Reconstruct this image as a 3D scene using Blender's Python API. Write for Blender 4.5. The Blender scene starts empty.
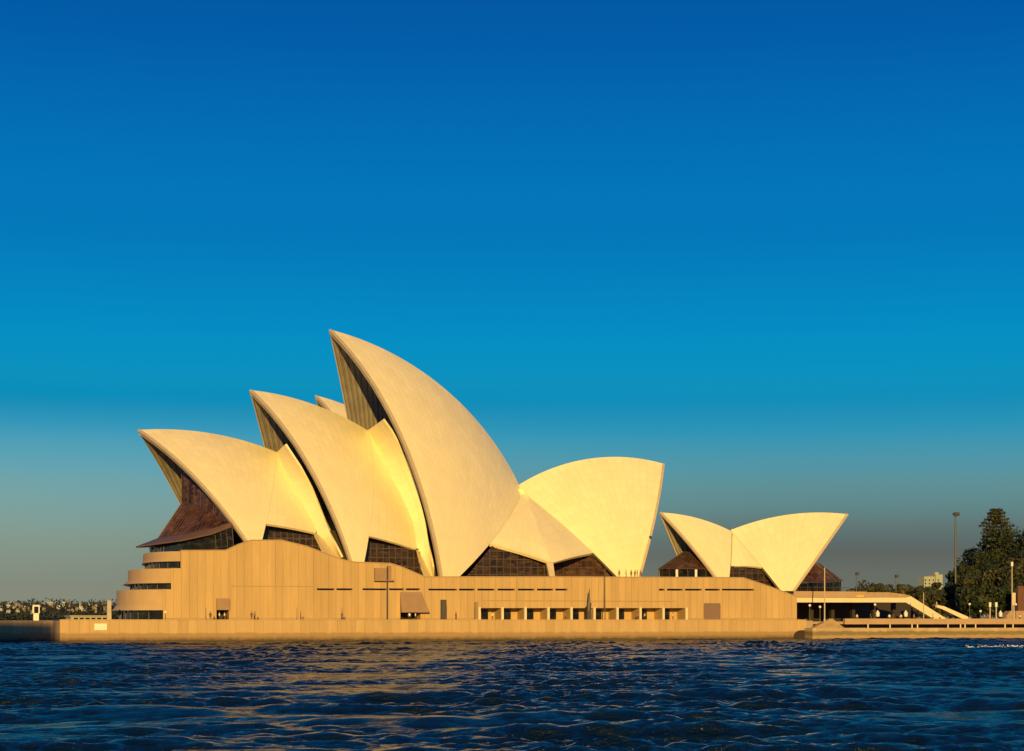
import bpy, math, random
import numpy as np
from mathutils import Vector
from mathutils.geometry import tessellate_polygon
random.seed(7); rng = np.random.default_rng(7)
S = bpy.context.scene
C = S.collection
TH = math.radians(20.5)              # the long west wall is seen 20.5 degrees off square
FPX, CXP, HOR, CAMZ, DIST = 1750., 512., 620., 4.2, 350.
# world frame: X runs south along the harbour wall, Y runs east away from the water, Z up, sea level 0
ct, st_ = math.cos(TH), math.sin(TH)
CAM = np.array([-DIST*st_, -DIST*ct, CAMZ])

# ---------------------------------------------------------------- camera, sky, sun, exposure
cd = bpy.data.cameras.new('camera'); cam = bpy.data.objects.new('camera', cd); C.objects.link(cam)
cam.location = CAM; cam.rotation_euler = (math.pi/2, 0, -TH)
cd.sensor_width = 36; cd.lens = FPX/1024*36; cd.shift_y = (HOR-375.5)/1024
cd.clip_start = 1; cd.clip_end = 30000
S.camera = cam
S.cycles.sample_clamp_direct = 4
SUN_OFF, SUN_EL = math.radians(19), math.radians(10.8)
sv = Vector((-math.sin(SUN_OFF)*math.cos(SUN_EL), -math.cos(SUN_OFF)*math.cos(SUN_EL), math.sin(SUN_EL)))
W = bpy.data.worlds.new("World"); S.world = W; W.use_nodes = True
nt = W.node_tree; N = nt.nodes; L = nt.links
bg = N['Background']; bg.inputs['Strength'].default_value = 0.1
sky = N.new('ShaderNodeTexSky'); sky.sky_type = 'NISHITA'; sky.sun_disc = False
sky.sun_elevation = SUN_EL; sky.sun_rotation = math.atan2(sv.x, sv.y)
tc = N.new('ShaderNodeTexCoord'); sep = N.new('ShaderNodeSeparateXYZ'); L.new(tc.outputs['Generated'], sep.inputs[0])
ramp = N.new('ShaderNodeValToRGB'); L.new(sep.outputs['Z'], ramp.inputs[0])
def lin(r, g, b): return tuple(((c/255)/12.92 if c/255 <= .04045 else ((c/255+.055)/1.055)**2.4) for c in (r, g, b))
UP = [(.119, (24, 142, 184)), (.136, (8, 144, 190)), (.163, (0, 139, 194)), (.207, (0, 122, 187)), (.245, (0, 115, 183)), (.30, (0, 98, 172)), (.345, (0, 84, 159)), (.6, (0, 64, 132)), (1., (0, 52, 112))]
NORTH = [(0.0, (136, 140, 122)), (.022, (132, 140, 126)), (.051, (130, 156, 147)), (.08, (108, 163, 172)), (.102, (70, 156, 184))]+UP      # paler haze low in the north
SOUTH = [(0.0, (112, 113, 101)), (.028, (103, 109, 101)), (.04, (94, 103, 100)), (.06, (97, 130, 131)), (.08, (90, 146, 157)), (.102, (56, 149, 179))]+UP         # greyer haze low in the south
def setramp(node, stops):
    cr = node.color_ramp
    while len(cr.elements) < len(stops): cr.elements.new(.5)
    cr.interpolation = 'CARDINAL'
    for e, (p, c) in zip(cr.elements, stops): e.position = p; e.color = tuple(x/1.087 for x in lin(*c))+(1,)
setramp(ramp, NORTH); ramp2 = N.new('ShaderNodeValToRGB'); L.new(sep.outputs['Z'], ramp2.inputs[0]); setramp(ramp2, SOUTH)
dt = N.new('ShaderNodeVectorMath'); dt.operation = 'DOT_PRODUCT'; L.new(tc.outputs['Generated'], dt.inputs[0]); dt.inputs[1].default_value = (ct, -st_, 0)
mr = N.new('ShaderNodeMapRange'); mr.interpolation_type = 'SMOOTHSTEP'; L.new(dt.outputs['Value'], mr.inputs[0]); mr.inputs[1].default_value = -.28; mr.inputs[2].default_value = .18
m0 = N.new('ShaderNodeMix'); m0.data_type = 'RGBA'; L.new(mr.outputs[0], m0.inputs['Factor']); L.new(ramp.outputs[0], m0.inputs['A']); L.new(ramp2.outputs[0], m0.inputs['B'])
sc10 = N.new('ShaderNodeVectorMath'); sc10.operation = 'SCALE'; sc10.inputs['Scale'].default_value = 10
L.new(m0.outputs['Result'], sc10.inputs[0])
mx = N.new('ShaderNodeMix'); mx.data_type = 'RGBA'; mx.inputs['Factor'].default_value = .004
L.new(sc10.outputs[0], mx.inputs['A']); L.new(sky.outputs[0], mx.inputs['B']); L.new(mx.outputs['Result'], bg.inputs['Color'])
sd = bpy.data.lights.new('sun', 'SUN'); sd.energy = 5; sd.angle = math.radians(.5); sd.color = (1, .61, .135)
sun = bpy.data.objects.new('sun', sd); C.objects.link(sun); sun.rotation_euler = sv.to_track_quat('Z', 'Y').to_euler()
vs = S.view_settings; vs.view_transform = 'Standard'; vs.look = 'None'; vs.exposure = .12; vs.gamma = 1; vs.use_curve_mapping = False

# ---------------------------------------------------------------- helpers
def ray(px, py):
    a = (px-CXP)/FPX; b = (HOR-py)/FPX
    return np.array([a*ct+st_, -a*st_+ct, b])
def at(px, py, y):                   # survey: the point of the plane Y = y seen along one line of sight
    r = ray(px, py); k = (y-CAM[1])/r[1]; return CAM+k*r
def sx(px, y): return float(at(px, 600, y)[0])
def sz(px, py, y): return float(at(px, py, y)[2])
def hit(px, py, cen, R):             # where a line of sight meets a sphere
    r = ray(px, py); oc = CAM-cen; A = r@r; B = 2*r@oc; D = B*B-4*A*(oc@oc-R*R)
    return CAM+r*((-B-math.sqrt(max(D, 0)))/2/A)
def tag(o, label=None, cat=None, group=None, kind=None):
    for k, v in (('label', label), ('category', cat), ('group', group), ('kind', kind)):
        if v: o[k] = v
    return o
def empty(name, loc, rz=0):
    o = bpy.data.objects.new(name, None); C.objects.link(o); o.location = loc; o.rotation_euler[2] = rz; o.empty_display_size = .5
    return o
def link(name, me, parent=None, loc=None):
    o = bpy.data.objects.new(name, me); C.objects.link(o)
    if parent is not None:
        o.parent = parent
        if 'abs' in parent.keys(): pass
    if loc is not None: o.location = loc
    return o
def pyd(name, v, f, mats, parent=None, smooth=False, uv=None, off=None, fm=None):
    v = np.asarray(v, float)
    if off is not None: v = v-np.asarray(off, float)
    me = bpy.data.meshes.new(name); me.from_pydata(v.tolist(), [], [list(map(int, q)) for q in f])
    if not isinstance(mats, (list, tuple)): mats = [mats]
    for m in mats: me.materials.append(m)
    if fm is not None: me.polygons.foreach_set('material_index', np.asarray(fm, dtype=np.int32))
    if smooth: me.polygons.foreach_set('use_smooth', [True]*len(me.polygons))
    if uv is not None:
        ul = me.uv_layers.new(name='uv'); li = np.zeros(len(me.loops), dtype=np.int32); me.loops.foreach_get('vertex_index', li)
        ul.data.foreach_set('uv', np.asarray(uv, dtype=np.float32)[li].ravel())
    me.update()
    return link(name, me, parent)
class MB:
    def __init__(s): s.v = []; s.f = []; s.m = []
    def add(s, v, f, m=0):
        b = len(s.v); s.v += [tuple(map(float, p)) for p in v]; s.f += [[i+b for i in q] for q in f]; s.m += [m]*len(f); return s
    def box(s, x0, x1, y0, y1, z0, z1, m=0):
        return s.add([(x0, y0, z0), (x1, y0, z0), (x1, y1, z0), (x0, y1, z0), (x0, y0, z1), (x1, y0, z1), (x1, y1, z1), (x0, y1, z1)],
                     [(0, 3, 2, 1), (4, 5, 6, 7), (0, 1, 5, 4), (1, 2, 6, 5), (2, 3, 7, 6), (3, 0, 4, 7)], m)
    def prism(s, poly, y0, y1, m=0):           # polygon in X-Z pushed along Y
        n = len(poly); a = sum(poly[i][0]*poly[(i+1) % n][1]-poly[(i+1) % n][0]*poly[i][1] for i in range(n))
        if a < 0: poly = poly[::-1]
        v = [(x, y0, z) for x, z in poly]+[(x, y1, z) for x, z in poly]
        f = [tuple(range(n)), tuple(range(2*n-1, n-1, -1))]+[(i, i+n, (i+1) % n+n, (i+1) % n) for i in range(n)]
        return s.add(v, f, m)
    def slab(s, poly, z0, z1, m=0, poly1=None):           # polygon in X-Y pushed along Z
        n = len(poly); poly1 = poly1 or poly
        v = [(x, y, z0) for x, y in poly]+[(x, y, z1) for x, y in poly1]
        f = [tuple(range(n-1, -1, -1)), tuple(range(n, 2*n))]+[(i, (i+1) % n, (i+1) % n+n, i+n) for i in range(n)]
        return s.add(v, f, m)
    def tube(s, p, q, r0, r1=None, n=8, m=0):
        p = Vector(p); q = Vector(q); r1 = r0 if r1 is None else r1; d = (q-p).normalized()
        a = d.orthogonal().normalized(); b = d.cross(a)
        v = []
        for c, r in ((p, r0), (q, r1)):
            for i in range(n): t = 2*math.pi*i/n; v.append(c+a*r*math.cos(t)+b*r*math.sin(t))
        f = [(i, (i+1) % n, (i+1) % n+n, i+n) for i in range(n)]+[tuple(range(n-1, -1, -1)), tuple(range(n, 2*n))]
        return s.add(v, f, m)
    def ball(s, c, r, n=10, k=6, sq=(1, 1, 1), m=0):
        v = [(c[0], c[1], c[2]-r*sq[2])]
        for j in range(1, k):
            a = -math.pi/2+math.pi*j/k
            for i in range(n): t = 2*math.pi*i/n; v.append((c[0]+r*sq[0]*math.cos(a)*math.cos(t), c[1]+r*sq[1]*math.cos(a)*math.sin(t), c[2]+r*sq[2]*math.sin(a)))
        v.append((c[0], c[1], c[2]+r*sq[2])); f = []
        for i in range(n): f.append((0, 1+(i+1) % n, 1+i)); f.append((len(v)-1, 1+(k-2)*n+i, 1+(k-2)*n+(i+1) % n))
        for j in range(k-2):
            for i in range(n): f.append((1+j*n+i, 1+j*n+(i+1) % n, 1+(j+1)*n+(i+1) % n, 1+(j+1)*n+i))
        return s.add(v, f, m)
    def build(s, name, mats, parent=None, off=None, smooth=False):
        return pyd(name, s.v, s.f, mats, parent, smooth, None, off, s.m)
def offs(parent): return tuple(parent.location)

# ---------------------------------------------------------------- materials
def newmat(name, base, rough=.6, spec=.5, metal=0.):
    m = bpy.data.materials.new(name); m.use_nodes = True; b = m.node_tree.nodes['Principled BSDF']
    b.inputs['Base Color'].default_value = (*base, 1); b.inputs['Roughness'].default_value = rough
    b.inputs['Specular IOR Level'].default_value = spec; b.inputs['Metallic'].default_value = metal
    return m, m.node_tree.nodes, m.node_tree.links, b
def mth(N, L, op, a, b=None, c=None):
    n = N.new('ShaderNodeMath'); n.operation = op
    for i, x in enumerate((a, b, c)):
        if x is None: continue
        if isinstance(x, (int, float)): n.inputs[i].default_value = x
        else: L.new(x, n.inputs[i])
    return n.outputs[0]
def noise(N, L, vec, scale, detail=4, rough=.6, kind='FBM'):
    n = N.new('ShaderNodeTexNoise'); n.inputs['Scale'].default_value = scale; n.inputs['Detail'].default_value = detail; n.inputs['Roughness'].default_value = rough; n.noise_type = kind
    if vec is not None: L.new(vec, n.inputs['Vector'])
    return n.outputs['Fac']
def mixc(N, L, fac, a, b, mode='MIX'):
    n = N.new('ShaderNodeMix'); n.data_type = 'RGBA'; n.blend_type = mode
    if isinstance(fac, (int, float)): n.inputs['Factor'].default_value = fac
    else: L.new(fac, n.inputs['Factor'])
    for k, x in (('A', a), ('B', b)):
        if isinstance(x, tuple): n.inputs[k].default_value = (*x[:3], 1)
        else: L.new(x, n.inputs[k])
    return n.outputs['Result']
def rng_(N, L, v, a, b, c, d):
    n = N.new('ShaderNodeMapRange'); L.new(v, n.inputs[0])
    for i, x in enumerate((a, b, c, d)): n.inputs[i+1].default_value = x
    return n.outputs[0]
def objco(N): return N.new('ShaderNodeTexCoord').outputs['Object']
def bump(N, L, b, h, strength=.3, dist=.1):
    n = N.new('ShaderNodeBump'); n.inputs['Strength'].default_value = strength; n.inputs['Distance'].default_value = dist
    L.new(h, n.inputs['Height']); L.new(n.outputs[0], b.inputs['Normal'])
def mottled(name, base, rough=.7, amt=.25, scale=.6, spec=.4, metal=0., fine=6.):
    m, N, L, b = newmat(name, base, rough, spec, metal); o = objco(N)
    f = noise(N, L, o, scale, 5); g = noise(N, L, o, fine, 3)
    h = mth(N, L, 'ADD', mth(N, L, 'MULTIPLY', f, .65), mth(N, L, 'MULTIPLY', g, .35))
    k = rng_(N, L, h, .3, .7, 1-amt, 1+amt)
    n = N.new('ShaderNodeVectorMath'); n.operation = 'SCALE'; n.inputs[0].default_value = base; L.new(k, n.inputs['Scale'])
    L.new(n.outputs[0], b.inputs['Base Color'])
    return m
def tile_mat():
    m, N, L, b = newmat('ceramic_tiles', (.8, .74, .6), .42, .5)
    uvn = N.new('ShaderNodeUVMap'); uvn.uv_map = 'uv'; sp = N.new('ShaderNodeSeparateXYZ'); L.new(uvn.outputs[0], sp.inputs[0])
    u, v = sp.outputs[0], sp.outputs[1]
    fu = mth(N, L, 'FRACT', u)                       # across one rib of lids
    tri = mth(N, L, 'ABSOLUTE', mth(N, L, 'SUBTRACT', fu, .5))
    seam = mth(N, L, 'GREATER_THAN', tri, .46)
    vv = mth(N, L, 'ADD', v, mth(N, L, 'MULTIPLY', tri, 1.3))   # chevron lids
    lid = mth(N, L, 'FRACT', mth(N, L, 'MULTIPLY', vv, .43))
    s2 = mth(N, L, 'LESS_THAN', lid, .06)
    line = mth(N, L, 'MAXIMUM', seam, s2)
    cb = N.new('ShaderNodeCombineXYZ'); L.new(mth(N, L, 'FLOOR', u), cb.inputs[0]); L.new(mth(N, L, 'FLOOR', mth(N, L, 'MULTIPLY', vv, .43)), cb.inputs[1])
    wn = N.new('ShaderNodeTexWhiteNoise'); wn.noise_dimensions = '2D'; L.new(cb.outputs[0], wn.inputs['Vector'])
    o = objco(N); n1 = noise(N, L, o, .12, 5, .65)
    k = mth(N, L, 'MULTIPLY', rng_(N, L, wn.outputs['Value'], 0, 1, .965, 1.025), rng_(N, L, n1, .3, .7, .965, 1.025))
    k = mth(N, L, 'MULTIPLY', k, rng_(N, L, line, 0, 1, 1, .90))
    sc = N.new('ShaderNodeVectorMath'); sc.operation = 'SCALE'; sc.inputs[0].default_value = (.84, .765, .50); L.new(k, sc.inputs['Scale'])
    L.new(sc.outputs[0], b.inputs['Base Color'])
    L.new(rng_(N, L, wn.outputs['Value'], 0, 1, .36, .54), b.inputs['Roughness'])
    return m
def panel_mat(name, base, pitch, axis=0, joint=.06, dark=.72, amt=.10, zband=None, rough=.75):
    m, N, L, b = newmat(name, base, rough, .35); g = N.new('ShaderNodeNewGeometry')
    sp = N.new('ShaderNodeSeparateXYZ'); L.new(g.outputs['Position'], sp.inputs[0])
    x = mth(N, L, 'DIVIDE', sp.outputs[axis], pitch); fx = mth(N, L, 'FRACT', mth(N, L, 'ADD', x, 500.))
    j = mth(N, L, 'LESS_THAN', fx, joint/pitch)
    wn = N.new('ShaderNodeTexWhiteNoise'); wn.noise_dimensions = '1D'; L.new(mth(N, L, 'FLOOR', x), wn.inputs['W'])
    k = rng_(N, L, wn.outputs['Value'], 0, 1, 1-amt, 1+amt*.6)
    mp = N.new('ShaderNodeMapping'); mp.inputs['Scale'].default_value = (.5, .5, .06); L.new(g.outputs['Position'], mp.inputs[0])
    st = noise(N, L, mp.outputs[0], 1.2, 5, .65); k = mth(N, L, 'MULTIPLY', k, rng_(N, L, st, .3, .7, .87, 1.09))
    fn = noise(N, L, g.outputs['Position'], 5., 3); k = mth(N, L, 'MULTIPLY', k, rng_(N, L, fn, .3, .7, .94, 1.06))
    k = mth(N, L, 'MULTIPLY', k, rng_(N, L, j, 0, 1, 1, dark))
    sc = N.new('ShaderNodeVectorMath'); sc.operation = 'SCALE'; sc.inputs[0].default_value = base; L.new(k, sc.inputs['Scale'])
    col = sc.outputs[0]
    if zband:                                  # tide stain with an uneven upper edge
        z = mth(N, L, 'ADD', sp.outputs[2], mth(N, L, 'MULTIPLY', mth(N, L, 'SUBTRACT', noise(N, L, g.outputs['Position'], .7, 4), .5), .9))
        for zt, c, f in zband:
            col = mixc(N, L, rng_(N, L, z, zt-.18, zt+.18, f, 0), col, c)
    L.new(col, b.inputs['Base Color'])
    return m
M = {}
M['tile'] = tile_mat()
def rib_mat():
    m, N, L, b = newmat('ribbed_concrete', (.4, .33, .25), .8, .3)
    uvn = N.new('ShaderNodeUVMap'); uvn.uv_map = 'uv'; sp = N.new('ShaderNodeSeparateXYZ'); L.new(uvn.outputs[0], sp.inputs[0])
    f = mth(N, L, 'FRACT', mth(N, L, 'MULTIPLY', sp.outputs[0], 1.4)); t = mth(N, L, 'ABSOLUTE', mth(N, L, 'SUBTRACT', f, .5))
    h = rng_(N, L, t, .28, .42, 1, 0)
    o = objco(N); k = mth(N, L, 'MULTIPLY', rng_(N, L, noise(N, L, o, .35, 5, .65), .3, .7, .8, 1.12), rng_(N, L, h, 0, 1, .88, 1.))
    sc = N.new('ShaderNodeVectorMath'); sc.operation = 'SCALE'; sc.inputs[0].default_value = (.29, .265, .24); L.new(k, sc.inputs['Scale']); L.new(sc.outputs[0], b.inputs['Base Color'])
    bump(N, L, b, h, .8, .35); return m
M['concrete'] = rib_mat()
M['edge'] = mottled('tile_edge', (.50, .42, .31), .6, .12, .8)
M['granite'] = panel_mat('granite_panels', (.488, .345, .170), 1.55, 0, .09, .68, .08)
M['granite_dark'] = mottled('granite_soffit', (.36, .26, .18), .75, .15, .5)
M['granite_plain'] = mottled('granite_plain', (.47, .335, .19), .75, .10, .4)
M['seawall'] = panel_mat('seawall_panels', (.495, .352, .185), 1.8, 0, .09, .78, .08, [(1.75, (.29, .19, .10), .8), (1.0, (.20, .135, .07), .8), (.55, (.07, .056, .032), .95)])
M['seawall_old'] = panel_mat('old_seawall_stone', (.46, .36, .22), 2.6, 0, .05, .8, .16, [(1.8, (.15, .115, .06), .8), (.95, (.38, .28, .15), .85), (.2, (.05, .04, .025), .9)])
M['paving'] = mottled('granite_paving', (.36, .28, .21), .8, .12, .3)
M['maroon'] = mottled('maroon_frame', (.085, .042, .036), .5, .15, .5)
M['canopy'] = mottled('brown_canopy', (.15, .095, .075), .5, .15, .5)
M['bronze'] = mottled('bronze_glazing_frame', (.07, .045, .033), .5, .2, .4, .5)
def glass_mat(name, base, rough, nz=.35, spec=.6):
    m, N, L, b = newmat(name, base, rough, spec); o = objco(N)
    mp = N.new('ShaderNodeMapping'); mp.inputs['Scale'].default_value = (.7, .7, .9); L.new(o, mp.inputs[0])
    v = N.new('ShaderNodeTexVoronoi'); v.feature = 'F1'; v.inputs['Scale'].default_value = nz; L.new(mp.outputs[0], v.inputs['Vector'])
    c0 = mixc(N, L, rng_(N, L, noise(N, L, o, .45, 3), .4, .62, 0, 1), base, tuple(c*.35 for c in base))
    mp2 = N.new('ShaderNodeMapping'); mp2.inputs['Scale'].default_value = (.5, .5, 1.6); L.new(o, mp2.inputs[0])
    L.new(mixc(N, L, rng_(N, L, noise(N, L, mp2.outputs[0], .9, 5, .7), .52, .66, 0, .85), c0, tuple(c*2.6 for c in base)), b.inputs['Base Color'])  # lighter streaks paint warm interior reflections into the glass colour
    sp = N.new('ShaderNodeSeparateColor'); L.new(v.outputs['Color'], sp.inputs[0])
    L.new(rng_(N, L, sp.outputs[0], 0, 1, rough*.6, rough*1.6), b.inputs['Roughness'])
    return m
M['glass'] = glass_mat('bronze_glass', (.04, .024, .016), .12)
M['glass_roof'] = glass_mat('maroon_glass_roof', (.075, .036, .032), .5, .35, .2)
M['glass_dark'] = glass_mat('dark_glass', (.015, .015, .016), .1)
M['dark'] = mottled('recess_shade', (.03, .024, .02), .7, .2)  # near-black base puts the shade of recesses into the colour
M['steel'] = mottled('dark_steel', (.06, .055, .05), .5, .15, 1., .5)
M['pale_metal'] = mottled('pale_pole_paint', (.42, .38, .32), .5, .1, 1.)
M['white'] = mottled('white_paint', (.78, .76, .70), .5, .06, 1.)
M['door'] = mottled('brown_roller_door', (.20, .13, .11), .6, .1)
M['hood'] = mottled('brown_hood', (.30, .20, .13), .7, .12)
M['cream'] = mottled('cream_beam', (.70, .60, .43), .7, .1, .3)
M['fascia'] = mottled('brown_fascia', (.40, .28, .18), .7, .14, .3)
M['yellow'] = mottled('yellow_plate', (.75, .45, .03), .5, .05)
M['stone'] = mottled('sandstone', (.36, .26, .16), .85, .3, .5)
M['red_brick'] = mottled('red_brick_wall', (.13, .065, .045), .85, .25, .8)
M['tower'] = mottled('hazed_render', (.33, .37, .33), .85, .12)  # base greyed to put distance haze into the colour
M['hwhite'] = mottled('hazed_pale_render', (.46, .50, .54), .85, .12); M['far_wood'] = mottled('hazed_wood_leaves', (.026, .036, .034), .8, .3, .1)  # far house and wood bases greyed, carrying distance haze in the colour
M['foam'] = mottled('foam', (.8, .82, .82), .8, .1)
def leaf(name, a, b_, sc=.25):
    m, N, L, b = newmat(name, a, .6, .3); o = objco(N)
    g = N.new('ShaderNodeObjectInfo')
    L.new(mixc(N, L, rng_(N, L, noise(N, L, o, sc, 3), .38, .62, 0, 1), a, b_), b.inputs['Base Color'])
    return m
M['leaf_dark'] = leaf('dark_foliage', (.014, .026, .012), (.035, .050, .020))
M['leaf_olive'] = leaf('olive_foliage', (.024, .034, .013), (.060, .060, .022))
M['leaf_far'] = leaf('far_foliage', (.030, .042, .026), (.060, .062, .034), .05)
M['bark'] = mottled('bark', (.10, .075, .05), .9, .3, 2.)

# ---------------------------------------------------------------- water and land
def water_mat():
    m, N, L, b = newmat('harbour_water', (.003, .012, .023), .10, .5)
    b.inputs['IOR'].default_value = 1.33
    g = N.new('ShaderNodeNewGeometry'); mp = N.new('ShaderNodeMapping'); mp.inputs['Rotation'].default_value = (0, 0, TH-.12)
    mp.inputs['Scale'].default_value = (.42, 1., 1.); L.new(g.outputs['Position'], mp.inputs[0])
    a = noise(N, L, mp.outputs[0], .8, 6, .68); c = noise(N, L, mp.outputs[0], 1.5, 5, .6, 'RIDGED_MULTIFRACTAL')
    h = mth(N, L, 'ADD', mth(N, L, 'MULTIPLY', a, 1.), mth(N, L, 'MULTIPLY', c, .16))
    bump(N, L, b, h, 1.0, .9)
    return m
M['water'] = water_mat()
def wave(x, y):
    z = np.zeros_like(x); r = np.random.default_rng(3)
    for lam, da, amp, p in ((17, .05, .18, 1.), (21, -.12, .18, 2.2), (13.5, .2, .15, 4.)):      # a few long swells
        a = math.pi/2-TH+da; ph = 2*math.pi/lam*(x*math.cos(a)+y*math.sin(a))+p; z += amp*(np.sin(ph)+.25*np.sin(2*ph+1.4))*(.55+.6*np.sin(x*.07+p*2)*np.sin(x*.023+y*.05+p))
    base = math.pi/2-TH+.10          # travel roughly along the line of sight
    for i in range(40):          # wind waves
        lam = 3.2*(10/3.2)**r.random(); k = 2*math.pi/lam
        a = base+r.normal(0, .36)+(math.pi if r.random() < .12 else 0); amp = .0040*lam*(.5+r.random())
        ph = k*(x*math.cos(a)+y*math.sin(a))+r.random()*6.283; z += amp*(np.sin(ph)+.22*np.sin(2*ph+1.2))
    gust = .55+.45*np.sin(x*.11+y*.07)*np.sin(x*.05-y*.13+2)+.25*np.sin(x*.31+1)*np.sin(y*.27)
    c = np.zeros_like(x)
    for i in range(64):          # short steep chop riding on them
        lam = .55*(3.2/.55)**r.random(); k = 2*math.pi/lam
        a = base+r.normal(0, .62); amp = .0088*lam*(.5+r.random())
        ph = k*(x*math.cos(a)+y*math.sin(a))+r.random()*6.283+.8*np.sin(x*.4+i)*np.sin(y*.35+i*2); c += amp*(np.sin(ph)+.25*np.sin(2*ph+1.3))
    grp = .7+.45*np.sin(x*.045+y*.02+1)*np.sin(y*.06-x*.013)
    return z*grp+c*np.clip(gust*1.15, .15, 1.5)
def sea_patch(name, u0, u1, v0, v1, du, dv):
    us = np.arange(u0, u1, du); vs_ = np.arange(v0, v1, dv); U, V_ = np.meshgrid(us, vs_)
    X = CAM[0]+U*ct+V_*st_; Y = CAM[1]-U*st_+V_*ct; Z = wave(X, Y)*np.clip((-Y+6)/10, .7, 1)
    nx, ny = len(us), len(vs_); idx = np.arange(nx*ny).reshape(ny, nx)
    quads = np.stack([idx[:-1, :-1], idx[:-1, 1:], idx[1:, 1:], idx[1:, :-1]], -1).reshape(-1, 4)
    me = bpy.data.meshes.new(name); me.vertices.add(nx*ny); me.vertices.foreach_set('co', np.stack([X, Y, Z], -1).astype(np.float32).ravel())
    me.loops.add(quads.size); me.loops.foreach_set('vertex_index', quads.astype(np.int32).ravel())
    me.polygons.add(len(quads)); me.polygons.foreach_set('loop_start', np.arange(0, quads.size, 4, dtype=np.int32)); me.polygons.foreach_set('loop_total', np.full(len(quads), 4, dtype=np.int32))
    me.polygons.foreach_set('use_smooth', np.ones(len(quads), dtype=bool)); me.materials.append(M['water']); me.update(); me.validate()
    tag(link(name, me), kind='structure')
sea_patch('water', -88, 88, 40, 150.2, .23, .155)
sea_patch('water', -165, 185, 150, 385, .38, .31)
tag(MB().box(-9000, 9000, -3000, 14000, -4, -.7).build('sea', M['water']), kind='structure')
PZ = 4.06                            # promenade level
XN, XS = sx(60, 0), sx(806, 0)       # ends of the harbour wall
def slabobj(name, poly, z0, z1, mat, **k): return tag(MB().slab(poly, z0, z1).build(name, mat), **k)
slabobj('promenade', [(XN+.65, .6), (XS+2, .6), (XS+2, 150), (XN+.65, 150)], -1, PZ, M['paving'], kind='structure')
xr = sx(1024, 0)+90
tag(MB().box(XS+2, xr, 2.3, 400, PZ-.75, PZ-.2).box(XS+2, xr, 9, 400, -1, PZ-.76).build('forecourt', M['paving']), kind='structure')
slabobj('quay', [(XN-90, 26.85), (XN-.02, 12.85), (XN-.02, 150), (XN-90, 150)], -1, PZ-.04, M['paving'], kind='structure')
wl = MB().box(XN, XS, 0, .6, -1.2, 4.16); wl.box(XN-.05, XS+.05, -.10, .75, 4.16, 4.30)
tag(wl.build('harbour_wall', M['seawall']), 'long sunlit granite harbour wall with vertical joints, running below the podium', 'wall')
tag(MB().add([(XN-90, 26, -1), (XN, 12, -1), (XN, 12.8, -1), (XN-90, 26.8, -1), (XN-90, 26, 4.12), (XN, 12, 4.12), (XN, 12.8, 4.12), (XN-90, 26.8, 4.12)],
    [(0, 3, 2, 1), (4, 5, 6, 7), (0, 1, 5, 4), (1, 2, 6, 5), (2, 3, 7, 6), (3, 0, 4, 7)]).box(XN+.01, XN+.63, .77, 13.5, -1.2, 4.12).build('harbour_wall', M['seawall']),
    'dark shaded harbour wall at the far left, set back beyond the corner', 'wall')

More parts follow.
